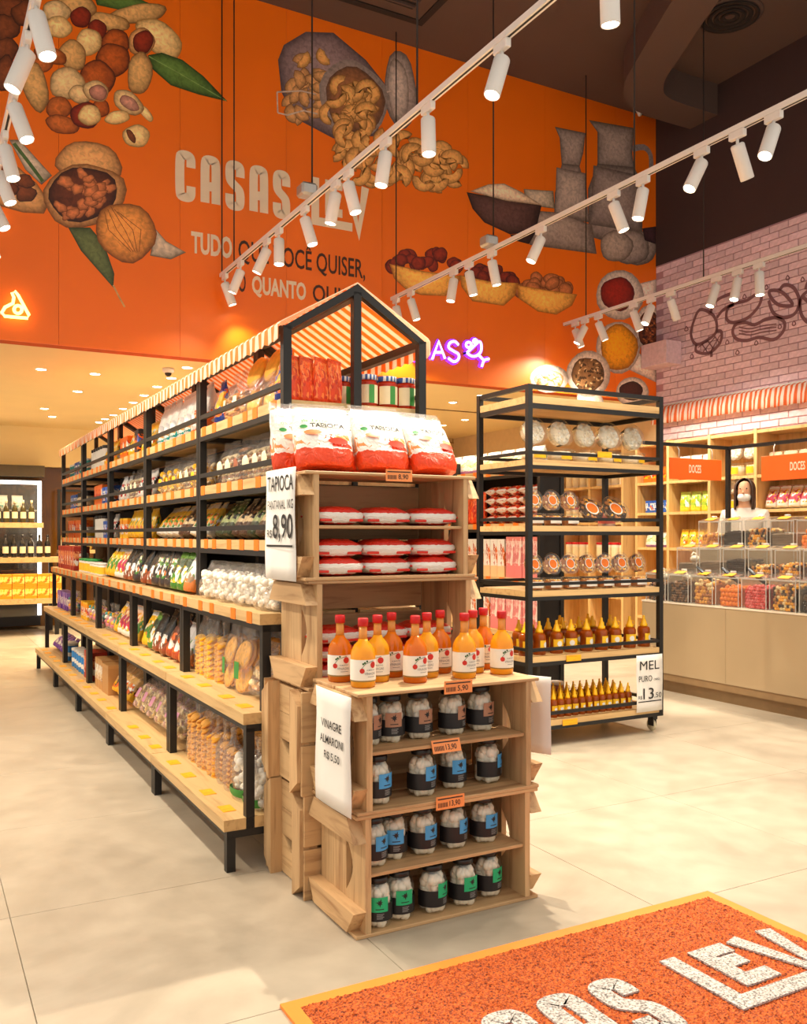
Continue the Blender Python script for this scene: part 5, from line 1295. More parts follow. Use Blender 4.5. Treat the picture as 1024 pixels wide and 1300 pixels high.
for x in (.05, RW - .05):
    for y in (.05, RDp - .05):
        cst = MB().box(x - .02, x + .02, y - .025, y + .025, .085, .112).box(x - .016, x - .010, y - .02, y + .03, .04, .09).box(x + .010, x + .016, y - .02, y + .03, .04, .09).build('castor_fork', M_steel, rack)
        MB().disc((x, y + .012, .046), (1, 0, 0), .045, .018, 20).build('castor_wheel', mat('castor_rubber', RGB(206, 196, 166), .4), cst)
M_tubw = mat('tub_content', RGB(240, 226, 200), .6, var=.1, scale=30); M_sticker = M_lab_orange
def tub(contents, cm, r=.085, h=.085, sticker=None, lid_clear=True, lab=None):
    def f():
        e = empty('food_tub')
        MB().lathe([(r * .82, 0), (r * .86, .004), (r * .98, h * .9), (r * 1.0, h * .92)], 24, cap=False).build('cup', M_stiff, e)
        b = MB(); rn = random.Random(5); b.lathe([(r * .78, .004), (r * .9, h * .72), (r * .3, h * .76)], 18)
        for k in range(60):
            a = rn.random() * 6.28; q = r * .82 * math.sqrt(rn.random()); b.ball((q * math.cos(a), q * math.sin(a), h * .76), r * .14, 6, 4, rn.randrange(len(cm)), (1, 1, .6))
        b.build('contents', cm, e)
        ld = MB().lathe([(r * 1.06, h * .9), (r * 1.08, h * .96), (r * .98, h), (r * .9, h * .98), (.001, h * .98)], 24, cap=False).build('lid', M_stiff, e)
        if sticker:
            MB().lathe([(.001, h * .99), (r * .50, h * .99)], 20, cap=False).build('sticker_rim', M_white, ld); MB().lathe([(.001, h * .995), (r * .42, h * .995)], 20, cap=False).build('sticker', sticker, ld)
        if lab: wrap_rect(MB(), -.05, .05, h * .2, h * .7, r * .96, 8).build('label', lab, e)
        return e
    return f
# shelf with white tubs: upright tubs with a tub leaning, lid forward, on each
for i in range(5):
    x = RX0 + .15 + i * .212
    put(make('tub_white', tub('w', [M_tubw, C_wht], .09, .085, lab=M_lab_yellow)), (x, RY0 + .15, RS[4] + .0005), .1 * i, 0, f'upright clear tub of white snack, {ORD[i]} from left on the top stocked rack shelf', 'food tub', 'white tubs on the rack')
    put(make('tub_white_l', tub('w', [M_tubw, C_wht], .092, .07, lab=None)), (x + .005, RY0 + .20, RS[4] + .088 + .094), .0, 0, f'clear tub standing on edge, lid forward, {ORD[i]} from left on the top stocked rack shelf', 'food tub', 'white tubs stood on edge')
    bpy.context.view_layer.update()
def tip(o, x, y, z, a=1.25): o.location = (x, y, z); o.rotation_euler = (a, 0, random.uniform(-.12, .12))
for o in [o for o in scene.objects if o.get('group') == 'white tubs stood on edge']: tip(o, o.location.x, o.location.y, o.location.z + .0, 1.3)
for zz, n, wn, x0, dx in [(RS[3], 3, 'second', .13, .145), (RS[2], 7, 'third', .13, .148)]:
    for i in range(n):
        x = RX0 + x0 + i * dx
        put(make('tub_nut', tub('n', [C_nut, C_crm, C_gold, C_dark], .062, .08, lab=M_white)), (x, RY0 + .11, zz + .0005), 0, 0, f'upright clear tub of mixed nuts, {ORD[i]} from left on the {wn} stocked rack shelf', 'food tub', f'nut tubs on the {wn} rack shelf')
        o = put(make('tub_nut_l', tub('n', [C_nut, C_crm, C_gold, C_dark], .070, .05, M_sticker)), (x, RY0 + .155, zz + .082 + .072), 0, 0, f'nut tub with round orange sticker stood on edge, {ORD[i]} from left, {wn} rack shelf', 'food tub', f'nut tubs on edge, {wn} rack shelf'); tip(o, x, RY0 + .155, zz + .155, 1.3)
for i, x in enumerate((.62, .83)):
    o = put(make('tub_seed', tub('s', [C_dark, C_brn, C_gold], .10, .05, M_sticker)), (RX0 + x, RY0 + .16, RS[3] + .105), 0, 0, ['dark seed platter with orange sticker leaning beside the nut tubs', 'dark seed platter with orange sticker leaning at the right'][i], 'food tub', 'leaning seed platters'); tip(o, RX0 + x, RY0 + .16, RS[3] + .093, .95)
o = put(make('cup_pink', round_tin('sweet_cup', .062, .15, film('pink_cup', (1, .8, .8, 1), .1, .1, .3, .4), M_stiff, mat('pink_sweets', RGB(214, 110, 100), .5, var=.2, scale=40))), (RX0 + .99, RY0 + .40, RS[3] + .0005), 0, 0, 'clear cup of pink sweets at the right on the rack', 'food tub')
# honey bottles
M_honey = liquid('honey', RGB(178, 84, 14)); M_hcap = mat('yellow_cap', RGB(250, 190, 16), .4, var=.03)
def honey(r, h):
    def f():
        e = empty('honey_bottle'); b = h * .66
        MB().lathe([(r * .94, 0), (r, .005), (r, b * .30), (r * .94, b * .36), (r * .94, b * .62), (r, b * .68), (r, b * .86), (r * .8, b * .96), (r * .5, b)], 18).build('bottle_body', M_honey, e)
        cp = MB().lathe([(r * .62, b * .985), (r * .62, b * 1.08), (r * .46, b * 1.14), (r * .36, b * 1.27), (r * .22, b * 1.36), (r * .2, h * .98), (r * .14, h)], 14).build('cap', M_hcap, e)
        MB().tube([(r * .60, 0, b * 1.06), (r * .85, 0, b * 1.15), (r * .8, 0, b * 1.27), (r * .3, 0, b * 1.3)], r * .07, 5).build('cap_strap', M_hcap, cp)
        lb = wrap_rect(MB(), -r * 1.0, r * 1.0, b * .20, b * .66, r + .001, 10).build('label', M_lab_yellow, e); wrap_disc(MB(), 0, b * .46, r * .42, r + .002).build('label_badge', M_white, lb); wrap_rect(MB(), -r * .6, r * .6, b * .24, b * .29, r + .002, 4).build('label_print', M_leafp, lb); return e
    return f
for rw, (yy, xs_) in enumerate([(.10, [.05, .16, .30, .42, .55, .68, .80, .93, 1.06]), (.24, [.10, .34, .46, .60, .72, .88]), (.38, [.30, .55, .80])]):
    for i, x in enumerate(xs_):
        put(make('honey_big', honey(.043, .215)), (RX0 + x, RY0 + yy, RS[1] + .0005), .5 * math.sin(i * 1.7), 0, f'large honey squeeze bottle, {ORD[i]} from left in the {["front", "middle", "back"][rw]} row', 'honey bottle', 'large honey bottles')
for rw in range(4):
    for i in range(15):
        put(make('honey_small', honey(.027, .175)), (RX0 + .085 + i * .058, RY0 + .08 + rw * .075, RS[0] + .0005), .3 * math.sin(i + rw), 0, f'small honey squeeze bottle, {ORD[i]} from left, {ORD[rw]} row of the lowest rack shelf', 'honey bottle', 'small honey bottles')
for i, (x, z) in enumerate([(.33, 0), (.46, 0), (.59, 0)]):
    put(make('jam_tub', round_tin('jam_tub', .058, .15, mat('jam_body', RGB(170, 80, 50), .35), M_lidw, None)), (RX0 + x, RY0 + .48, RS[0] + .0005), 0, 0, f'brown preserve tub with white lid behind the small honey, {ORD[i]} from left', 'food tub', 'preserve tubs behind the small honey')
paper_sign('price_sign', 'white sheet reading MEL PURO 13,50 on the honey rack', .235, .385, [('MEL', -.09, .085, .285, .345, .0), ('PURO', -.10, .02, .205, .245, 0), ('(280G)', .035, .09, .205, .222, 0), ('R$', -.105, -.07, .085, .112, 0), ('13', -.06, .035, .085, .16, .0), (',50', .04, .105, .085, .125, 0), ('_', -.105, .105, .066, .073, 0)], (RX1 - .135, RY0 - .006, .155), 0)

# ================================================================== SECOND SHELF ROW behind the rack
def low_gondola():
    e = empty('shelf_module'); L = GL - .006; p = .036; D = .24; zs = (1.90, 1.45, 1.0, .56, .16)
    for y in (0, L - p):
        for x in (-D, -p): part_box('post', M_steel, e, x, x + p, y, y + p, 0, 2.0)
        for z in zs: part_box('end_beam', M_steel, e, -D + p, -p, y, y + p, z - .072, z - .046)
    for z in zs:
        part_box('shelf_board', M_ply, e, -D - .002, -.012, p, L - p, z - .045, z); part_box('shelf_beam', M_steel, e, -D, -D + .03, p, L - p, z - .072, z - .046)
    part_box('back_panel', MATS['dark_back_panel'], e, -.011, .0, p, L - p, .1, 1.88)
    part_box('end_panel', MATS['dark_back_panel'], e, -D + p, -p, .012, .022, .1, 1.82)
    return e
G2X, G2Y = 4.56, 5.68
h0 = low_gondola()
for i in range(2):
    e = h0 if i == 0 else copy_tree(h0); e.location = (G2X, G2Y + GL * i, 0)
    tag(e, ['black shelf module without canopy, standing directly behind the honey rack', 'black shelf module without canopy, farther back behind the honey rack'][i], 'shelf unit')
    r = random.Random(i)
    for z in (1.90, 1.45, 1.0, .56):
        for k in range(6): y = .12 + k * .2; part_box('price_tag', M_tag, e, -.2445, -.2422, y - .035, y + .035, z - .047, z + .002)
cnt = {}
def row2(z, kind, n, y0, sn, gap=.005, stack=1, dz=0.0):
    w, d, h, fac, look, cat, lean = K[kind]
    for s_ in range(stack):
        for i in range(n):
            y = y0 + (w + gap) * i
            lv = '' if stack == 1 else f', layer {["one", "two", "three", "four"][s_]}'
            put(make(kind, fac), (G2X - .24 + .03 + d / 2, G2Y + y + w / 2, z + s_ * dz + (.5 * d * math.sin(-lean) if lean else 0) + .0005), -PI / 2 + .1 * math.sin(i * 3), lean, f'{look}, {ORD[cnt.get(sn, 0) % 16]} along the {sn} shelf behind the honey rack{lv}', cat, f'products on the {sn} shelf behind the honey rack')
            cnt[sn] = cnt.get(sn, 0) + 1
K['red_flat'] = (.16, .12, .075, flatpack, 'red and cream flat snack pack', 'packet', 0)
def redflat():
    b = MB(); e = empty('snack_pack')
    po = Pouch(.15, .09, .16, 'pillow', amp=.05, seed=9); o = obj('packet', po.mesh('packet', pm('red_pack')), e, (0, .075, .04), (PI / 2, 0, 0)); MB().rbox(-.06, .06, -.087, -.083, .037, .043, .001).build('end_seal', pm('red_pack'), e); return e
K['red_flat'] = (.155, .165, .075, redflat, 'red and cream snack pack', 'packet', 0)
row2(1.90, 'bread', 8, .05, 'highest'); row2(1.45, 'red_flat', 5, .05, 'second', stack=4, dz=.078); row2(1.45, 'orange_pasta', 8, .88, 'second')
row2(1.0, 'box_pink', 4, .05, 'third'); row2(1.0, 'box_white_print', 10, .53, 'third'); row2(.56, 'box_pink', 6, .05, 'fourth'); row2(.56, 'box_white_print', 8, .76, 'fourth')
w, d, h, fac, look, cat, lean = K['yellow_pack']
put(make('yellow_pack', fac), (G2X - .14, G2Y + GL * 2 - .2, 1.9005), -1.4, lean, 'yellow packet at the far end of the bread shelf', 'packet')
# ================================================================== SWEETS COUNTER
M_lam = mat('beige_laminate', RGB(182, 158, 124), .35, var=.03, scale=2); M_toe = mat('toe_kick', RGB(150, 120, 84), .5); M_edge = mat('white_edge', RGB(240, 226, 204), .4)
CX0, CX1, CY0, CY1 = 5.71, 6.75, 3.2, 6.02
ct = empty('sweets_counter', (CX0, CY0, 0)); tag(ct, 'beige laminate sweets counter with stepped top carrying clear bins', 'counter')
CL = CY1 - CY0
for y0 in (0, CL / 3, 2 * CL / 3): part_box('front_panel', M_lam, ct, 0, .02, y0 + .001, y0 + CL / 3 - .001, .16, .765)
part_box('carcass', M_lam, ct, .02, CX1 - CX0, .0, CL, .10, .765); part_box('toe_kick', M_toe, ct, .05, CX1 - CX0 - .05, .03, CL - .03, 0, .10)
part_box('lower_rail', M_toe, ct, .006, .02, .0, CL, .10, .16)
part_box('top_edge', M_edge, ct, -.004, .30, -.004, CL + .004, .765, .78); part_box('step', M_lam, ct, .30, .62, 0, CL, .78, .99); part_box('step_edge', M_edge, ct, .296, .62, -.002, CL + .002, .99, 1.002); part_box('step', M_lam, ct, .62, 1.0, 0, CL, .765, 1.23); part_box('step_edge', M_edge, ct, .616, 1.0, -.002, CL + .002, 1.23, 1.242)
BW_, BD_, BHt = .235, .27, .27
M_acr = film('acrylic', (.98, .98, .97, 1), .10, .03, 0, .035); M_acr_edge = film('acrylic_edge', (.9, .9, .88, 1), .2, .1, 0, .55)
def candy_bin():
    e = empty('candy_bin'); t = .004; w, d, h = BW_, BD_, BHt
    b = MB().box(-d / 2, -d / 2 + t, -w / 2, w / 2, 0, h * .86).box(d / 2 - t, d / 2, -w / 2, w / 2, 0, h).box(-d / 2 + t, d / 2 - t, -w / 2, -w / 2 + t, 0, h * .9).box(-d / 2 + t, d / 2 - t, w / 2 - t, w / 2, 0, h * .9); b.build('wall', M_acr, e)
    ed = MB()
    for x in (-d / 2, d / 2 - .006):
        for y in (-w / 2, w / 2 - .006): ed.box(x, x + .006, y, y + .006, 0, h * .9)
    for y in (-w / 2, w / 2 - .006): ed.box(-d / 2, d / 2, y, y + .006, h * .88, h * .9)
    ed.box(-d / 2, -d / 2 + .006, -w / 2, w / 2, h * .84, h * .87); ed.build('edge', M_acr_edge, e)
    lid = MB().prism([(-d / 2 - .01, h * .88), (-d / 4, h * .98), (d / 2, h * 1.02), (d / 2, h * 1.0), (-d / 4, h * .955), (-d / 2 - .01, h * .86)], 1, -w / 2 + .004, w / 2 - .004)
    lo = lid.build('lid', M_acr, e); MB().rbox(-d / 4 - .01, -d / 4 + .03, -.02, .02, h * .985, h * 1.06, .006).build('lid_knob', M_acr_edge, lo)
    tg = MB().prism([(-d / 2 + .0, h * .915), (-d / 4 - .01, h * .985), (-d / 4 - .012, h * .995), (-d / 2 - .002, h * .925)], 1, -.055, .045).build('price_tag', M_tagy, lo)
    return e
CAND = {'choc': ([mat('choc_ball', RGB(70, 40, 22), .2, coat=.5), mat('choc_ball_gold', RGB(130, 84, 40), .3)], .013, 'chocolate balls'), 'black': ([mat('black_candy', RGB(44, 28, 20), .25)], .012, 'dark chocolate drops'), 'cluster': ([C_nut, C_crm, C_tan], .018, 'nut clusters'), 'orange': ([mat('orange_candy', RGB(240, 130, 14), .4)], .022, 'orange jelly balls'), 'red': ([mat('red_candy', RGB(214, 60, 56), .35), mat('pink_candy', RGB(236, 110, 110), .35)], .014, 'red gummies'), 'mixed': ([C_dark, C_gold, C_brn, C_crm], .014, 'mixed brown sweets'), 'grey': ([mat('grey_brown_candy', RGB(130, 108, 86), .6)], .006, 'fine grey brown grains'), 'yellow': ([C_yel, C_dark], .016, 'yellow and dark sweets')}
CM = {}
def heap(kind, fill):
    if (kind, fill) in CM: return CM[(kind, fill)]
    ms, r, _ = CAND[kind]; b = MB(); rn = random.Random(len(kind)); w, d = BW_ - .016, BD_ - .016; H = fill
    b.box(-d / 2 + r, d / 2 - r, -w / 2 + r, w / 2 - r, 0.003, H - r * 1.5)
    n = int(w / (1.75 * r)); nz = max(1, int(H / (1.6 * r)))
    for k in range(nz):
        for i in range(n): b.ball((-d / 2 + r * 1.02, -w / 2 + r + (w - 2 * r) * (i + .5 * (k % 2)) / n, r + k * 1.6 * r), r * rn.uniform(.9, 1.05), 6, 4, rn.randrange(len(ms)))
    nx = int(d / (1.75 * r))
    for i in range(n):
        for j in range(1, nx): b.ball((-d / 2 + r + (d - 2 * r) * j / nx + rn.uniform(-.3, .3) * r, -w / 2 + r + (w - 2 * r) * i / n + rn.uniform(-.3, .3) * r, H - r + rn.uniform(-.2, 1.1) * r), r, 6, 4, rn.randrange(len(ms)))
    CM[(kind, fill)] = b.mesh('candy_heap', ms); return CM[(kind, fill)]
M_scoopw = mat('scoop_white', RGB(236, 226, 206), .35); M_tong = mat('tong_steel', RGB(70, 74, 80), .3, .5)
def scoop():
    e = empty('candy_scoop'); MB().ball((0, 0, .03), .042, 12, 8, 0, (1.2, 1, .75)).build('bowl', M_scoopw, e); MB().tube([(.03, 0, .045), (.05, .02, .075), (.045, .045, .085), (.02, .05, .06)], .008, 6).build('handle', M_scoopw, e); return e
def tongs():
    e = empty('candy_tongs'); MB().tube([(0, 0, 0), (-.03, .06, .05), (-.05, .13, .12)], .011, 6).build('arm', M_tong, e); MB().tube([(.012, 0, 0), (.004, .062, .052), (-.042, .134, .122)], .008, 6).build('arm', M_tong, e); return e
TIER = [(0, .78, ['choc', 'choc', 'cluster', 'orange', 'red', 'mixed', 'black', 'yellow', 'choc', 'cluster'], 'front', .15), (.325, 1.002, ['grey', 'grey', 'black', 'mixed', 'mixed', 'cluster', 'choc', 'red', 'yellow', 'mixed'], 'middle', .10), (.65, 1.242, ['cluster', 'black', 'mixed', 'grey', 'orange', 'yellow', 'black', 'mixed', 'choc', 'grey'], 'back', .12)]
for xo, zb, lst, tn, fl in TIER:
    for i, kd in enumerate(lst):
        y = CY1 - .16 - i * .262 - (.0 if tn == 'front' else .05 if tn == 'middle' else .0); x = CX0 + xo + BD_ / 2 + .004
        if y - .12 < CY0: break
        put(make('candy_bin', candy_bin), (x, y, zb + .0005), 0, 0, f'clear candy bin, {ORD[i]} from the far end of the {tn} tier', 'candy bin', f'candy bins of the {tn} tier')
        o = obj('candy_heap', heap(kd, fl + .02 * ((i * 7) % 3)), None, (x, y, zb + .002)); tag(o, f'heap of {CAND[kd][2]} in the {ORD[i]} bin of the {tn} tier', 'sweets', None, 'stuff')
        if tn == 'front' and i in (0, 1): put(make('scoop', scoop), (x - .03, y - .01, zb + fl + .03), .6, 0, f'white scoop lying on chocolate balls in the {ORD[i]} front bin', 'scoop')
        if tn == 'front' and i in (2, 3, 4): put(make('tongs', tongs), (x - .06, y - .06, zb + fl + .04), 0, 0, f'dark tongs standing in the {ORD[i]} front bin', 'tongs')
        if tn == 'middle' and i == 0: put(make('scoop', scoop), (x - .03, y, zb + fl + .01), .2, 0, 'white scoop in the first middle bin', 'scoop')
# hanging frame with the two signs
PX, PY, PZ = 6.665, 5.90, 2.18
fr = empty('sign_frame', (PX, PY, 1.242)); tag(fr, 'black steel post and rails carrying the orange signs above the counter', 'sign frame')
part_box('post', M_steel, fr, -.018, .018, -.018, .018, .0, PZ - 1.242); part_box('rail', M_steel, fr, -1.05, -.018, -.014, .014, PZ - 1.242 - .03, PZ - 1.242); part_box('rail', M_steel, fr, -.014, .014, -2.3, -.018, PZ - 1.242 - .03, PZ - 1.242)
M_sign = mat('orange_sign', RGB(238, 100, 24), .5, var=.05, scale=3)
def doces(label, loc, rz, w, h, lx):
    e = empty('hanging_sign', loc, rz); tag(e, label, 'hanging sign'); MB().rbox(-w / 2, w / 2, -.006, .006, -h, 0, .002).build('board', M_sign, e)
    p, f = text2d('DOCES', .15, .075, .02); MB().raw([(lx + a, -.0075, -h / 2 - .035 + c) for a, c in p], f).build('lettering', M_letter, e)
    for x in (-w * .32, w * .32): MB().tube([(x, 0, -.0), (x, 0, .075), (x, .018, .10), (x, .02, .12)], .004, 5).build('hook', M_lamp, e)
doces('orange sign reading DOCES hanging left of the black post', (6.217, PY - .028, 2.045), 0, .65, .19, -.09); doces('orange sign reading DOCES hanging right of the black post', (PX - .028, 5.14, 2.055), -PI / 2, .72, .22, -.06)

# ================================================================== RIGHT WALL SHELVING, AWNING
M_wsh = wood('light_oak', RGB(232, 192, 128), RGB(206, 156, 92), 2, 4.0, .5, rand=.04)
SXF = 7.46
ws = empty('wall_shelving', (SXF, 4.4, 0)); tag(ws, 'light oak cubby shelving along the brick wall', 'wall shelf')
SD = XW - SXF - .022; SY = [0, .62, 1.24, 1.86, 2.46, 3.06, 3.56]
for y in SY: part_box('divider', M_wsh, ws, 0, SD, y - .018, y + .018, 0.0, 2.43)
for y0, y1 in zip(SY, SY[1:]):
    for z in (2.40, 1.95, 1.60, 1.20, .8, .4, .05): part_box('shelf_board', M_wsh, ws, .004, SD - .012, y0 + .0185, y1 - .0185, z - .015, z + .015)
    part_box('back_panel', M_wsh, ws, SD - .011, SD, y0 + .0185, y1 - .0185, .066, 2.38)
K['tub_pot'] = (.19, .17, .16, tub('w', [M_tubw, C_crm], .085, .14, lab=M_lab_yellow), 'clear tub with yellow label', 'food tub', 0)
def wrow(b, z, kind, n, sn, y0=.03, stack=False):
    w, d, h, fac, look, cat, lean = K[kind]
    for i in range(n):
        y = 4.4 + SY[b] + .02 + y0 + w / 2 + i * (w + .006)
        if y + w / 2 > 4.4 + SY[b + 1] - .02: break
        o = put(make(kind, fac), (SXF + .06 + d / 2, y, z + .0155 + (.5 * d * math.sin(-lean) if lean else 0)), -PI / 2, lean, f'{look}, {ORD[i]} from right in the {sn}', cat, 'products on the wall shelving')
        if stack:
            o2 = put(make('tub_white_l', None), (SXF + .14, y, z + .0155 + .145 + .095), 0, 0, f'tub stood on edge, {ORD[i]} from right in the {sn}', 'food tub', 'tubs stood on edge on the wall shelving'); o2.rotation_euler = (1.3, 0, -PI / 2)
CN = ['nearest wall cubby', 'second wall cubby', 'third wall cubby', 'fourth wall cubby', 'fifth wall cubby', 'sixth wall cubby']
for b in range(6):
    big = b in (3,)
    for z, sn in ((1.95, 'upper'), (1.60, 'middle'), (1.20, 'lower')):
        kd, n = {(0, 'upper'): ('crisp_white', 3), (1, 'upper'): ('crisp_white', 3), (2, 'upper'): ('crisp_white', 3), (3, 'upper'): ('tub_pot', 3), (4, 'upper'): ('white_orange_bag', 3), (5, 'upper'): ('box_orange', 3),
                 (3, 'middle'): ('tub_pot', 3), (4, 'middle'): ('green_pack', 3), (5, 'middle'): ('box_blue', 3), (4, 'lower'): ('yellow_pack', 4), (3, 'lower'): ('yellow_pack', 4)}.get((b, sn), ('bread', 2) if sn == 'lower' else ('yellow_lean', 4) if b == 0 else ('chips_pink', 4))
        wrow(b, z, kd, n, f'{sn} {CN[b]}', .02, stack=(kd == 'tub_pot'))
ws2 = empty('wall_shelving', (SXF, 8.2, 0)); tag(ws2, 'light oak wall shelving under the low ceiling, stocked with red lidded jars', 'wall shelf')
SY2 = [0, .6, 1.2, 1.8, 2.4]
for y in SY2: part_box('divider', M_wsh, ws2, 0, SD, y - .018, y + .018, 0.0, 2.43)
for bi, (y0, y1) in enumerate(zip(SY2, SY2[1:])):
    for z in (2.40, 1.95, 1.50, 1.05, .6, .15): part_box('shelf_board', M_wsh, ws2, .004, SD - .012, y0 + .0185, y1 - .0185, z - .015, z + .015)
    part_box('back_panel', M_wsh, ws2, SD - .011, SD, y0 + .0185, y1 - .0185, .166, 2.38)
    for z, sn in ((1.95, 'upper'), (1.50, 'middle'), (1.05, 'lower')):
        for i in range(4):
            put(make('red_lid_jar', round_tin('food_jar', .058, .2, mat('milky_jar', RGB(236, 222, 200), .35), M_lidr, M_lab_cream)), (SXF + .11, 8.2 + y0 + .09 + i * .138, z + .0155), 0, 0, f'white jar with red lid, {ORD[i]} from right, {sn} cubby {["one", "two", "three", "four"][bi]} under the low ceiling', 'jar', 'red lidded jars under the low ceiling')
M_cloth2 = striped('orange_striped_awning', 1, .062, RGB(250, 234, 224), RGB(238, 118, 62), trans=.3)
aw = MB(); n = 150; y0, y1 = 3.4, 7.98; vs = []
for i in range(n + 1):
    y = y0 + (y1 - y0) * i / n; wv = .012 * math.sin(i * 1.3)
    for x, z in ((XW - .024, 2.885), (XW - .075, 2.86), (XW - .10 + wv, 2.76), (XW - .105 + wv * 1.5, 2.665 + .008 * math.cos(i * 2.6))): vs.append((x, y, z))
aw.raw(vs, [(4 * i + k, 4 * i + k + 1, 4 * i + k + 5, 4 * i + k + 4) for i in range(n) for k in range(3)], 0, True)
ae = empty('wall_awning', (XW - .03, y0, 2.88)); tag(ae, 'orange and white striped scalloped awning strip on the brick wall', 'awning')
ao = obj('cloth', aw.mesh('cloth', M_cloth2, lambda p: (p[0] - XW + .03, p[1] - y0, p[2] - 2.88)), ae); sd = ao.modifiers.new('thickness', 'SOLIDIFY'); sd.thickness = .003
part_box('rail', M_lamp, ae, .0, .008, 0, y1 - y0, -.005, .02)

# ================================================================== SHOP ASSISTANT behind the counter
def person(loc, rz):
    H = 1.95
    J = {'pel': (0, 0, .52 * H), 'sp1': (0, .0, .60 * H), 'sp2': (0, .01, .70 * H), 'chest': (0, .01, .77 * H), 'neck': (0, 0, .835 * H), 'jaw': (0, -.02, .872 * H), 'head': (0, -.005, .925 * H), 'crown': (0, .005, .972 * H)}
    Rr = {'pel': (.17, .11), 'sp1': (.145, .10), 'sp2': (.16, .11), 'chest': (.165, .10), 'neck': (.055, .055), 'jaw': (.066, .075), 'head': (.078, .096), 'crown': (.05, .065)}
    E_ = [('pel', 'sp1'), ('sp1', 'sp2'), ('sp2', 'chest'), ('chest', 'neck'), ('neck', 'jaw'), ('jaw', 'head'), ('head', 'crown')]
    for s, n in ((-1, 'l'), (1, 'r')):
        q = {'sh': (s * .185, .01, .80 * H), 'el': (s * .23, -.02, .63 * H), 'wr': (s * .17, -.24, .555 * H), 'pa': (s * .155, -.31, .55 * H), 'hip': (s * .095, 0, .485 * H), 'kn': (s * .10, -.01, .28 * H), 'an': (s * .10, .02, .045 * H), 'to': (s * .11, -.13, .02 * H)}
        rr = {'sh': .062, 'el': .045, 'wr': .03, 'pa': .036, 'hip': .095, 'kn': .062, 'an': .045, 'to': .036}
        for k in q: J[n + k] = q[k]; Rr[n + k] = (rr[k], rr[k])
        E_ += [('chest', n + 'sh'), (n + 'sh', n + 'el'), (n + 'el', n + 'wr'), (n + 'wr', n + 'pa'), ('pel', n + 'hip'), (n + 'hip', n + 'kn'), (n + 'kn', n + 'an'), (n + 'an', n + 'to')]
        for f, (dx, ln) in enumerate(((-.028, .068), (-.010, .078), (.010, .074), (.027, .06))):
            a, b_ = f'{n}f{f}a', f'{n}f{f}b'; J[a] = (q['pa'][0] + dx, q['pa'][1] - ln * .6, q['pa'][2] - .004); J[b_] = (q['pa'][0] + dx * 1.1, q['pa'][1] - ln, q['pa'][2] - .022)
            Rr[a] = (.0095, .0095); Rr[b_] = (.008, .008); E_ += [(n + 'pa', a), (a, b_)]
        a, b_ = n + 'ta', n + 'tb'; J[a] = (q['pa'][0] - s * .042, q['pa'][1] + .015, q['pa'][2] - .005); J[b_] = (q['pa'][0] - s * .055, q['pa'][1] - .02, q['pa'][2] - .01); Rr[a] = (.012, .012); Rr[b_] = (.0095, .0095); E_ += [(n + 'pa', a), (a, b_)]
    keys = list(J); me = bpy.data.meshes.new('body'); me.from_pydata([J[k] for k in keys], [(keys.index(a), keys.index(b)) for a, b in E_], [])
    k = NT('skin_and_clothes'); sp = k.add('ShaderNodeSeparateXYZ'); k.l(k.coord('Object'), sp.inputs[0])
    dv = k.add('ShaderNodeMath', operation='DIVIDE', i_1=H); k.l(sp.outputs[2], dv.inputs[0])
    k.l(k.ramp(dv.outputs[0], [(0, RGB(30, 28, 30)), (.035, RGB(44, 46, 60)), (.51, RGB(226, 216, 206)), (.832, RGB(214, 160, 124))], 'CONSTANT'), k.b.inputs['Base Color']); k.b.inputs['Roughness'].default_value = .6
    o = obj('person', me, None, loc, (0, 0, rz)); me.materials.append(k.m)
    sk_ = o.modifiers.new('skin', 'SKIN'); sk_.use_smooth_shade = True
    for i, kk in enumerate(keys): me.skin_vertices[0].data[i].radius = Rr[kk]; me.skin_vertices[0].data[i].use_root = (kk == 'pel')
    ss = o.modifiers.new('subdivision', 'SUBSURF'); ss.levels = 2; ss.render_levels = 2
    tag(o, 'person in white top and face mask standing behind the sweets counter', 'person')
    hm = mat('dark_brown_hair', RGB(64, 40, 26), .5, var=.2, scale=60); sk2 = mat('face_skin', RGB(214, 160, 124), .6)
    hz = .925 * H; b = MB(); vs = []; n1, n2 = 18, 10      # hair cap falling to the shoulders at the back
    for j in range(n2 + 1):
        t = j / n2
        for i in range(n1 + 1):
            a = math.radians(-40 + 260 * i / n1)           # open towards the face (-Y)
            rr = .098 * math.sin(min(1, t * 1.9) * PI / 2); z = hz + .105 * math.cos(min(1, t * 1.9) * PI / 2) - max(0, t - .53) * .42
            vs.append((rr * .93 * math.cos(a), .008 + rr * 1.12 * math.sin(a), z))
    b.raw(vs, [(j * (n1 + 1) + i, j * (n1 + 1) + i + 1, (j + 1) * (n1 + 1) + i + 1, (j + 1) * (n1 + 1) + i) for j in range(n2) for i in range(n1)], 0, True)
    h_ = b.build('hair', hm, o); m_ = h_.modifiers.new('thickness', 'SOLIDIFY'); m_.thickness = .012
    MB().ball((0, -.040, .885 * H), .066, 14, 10, 0, (1.0, .92, .82)).build('face_mask', M_white, o)
    for s in (-1, 1):
        MB().ball((s * .030, -.088, .928 * H), .007, 8, 6).build('eye', M_ink, o); MB().ball((s * .080, .0, .915 * H), .022, 8, 6, 0, (.4, .8, 1.2)).build('ear', sk2, o)
    MB().ball((0, -.10, .908 * H), .014, 8, 6, 0, (.8, 1, 1.3)).build('nose', sk2, o)
    return o
person((7.19, 6.16, 0), -1.0)

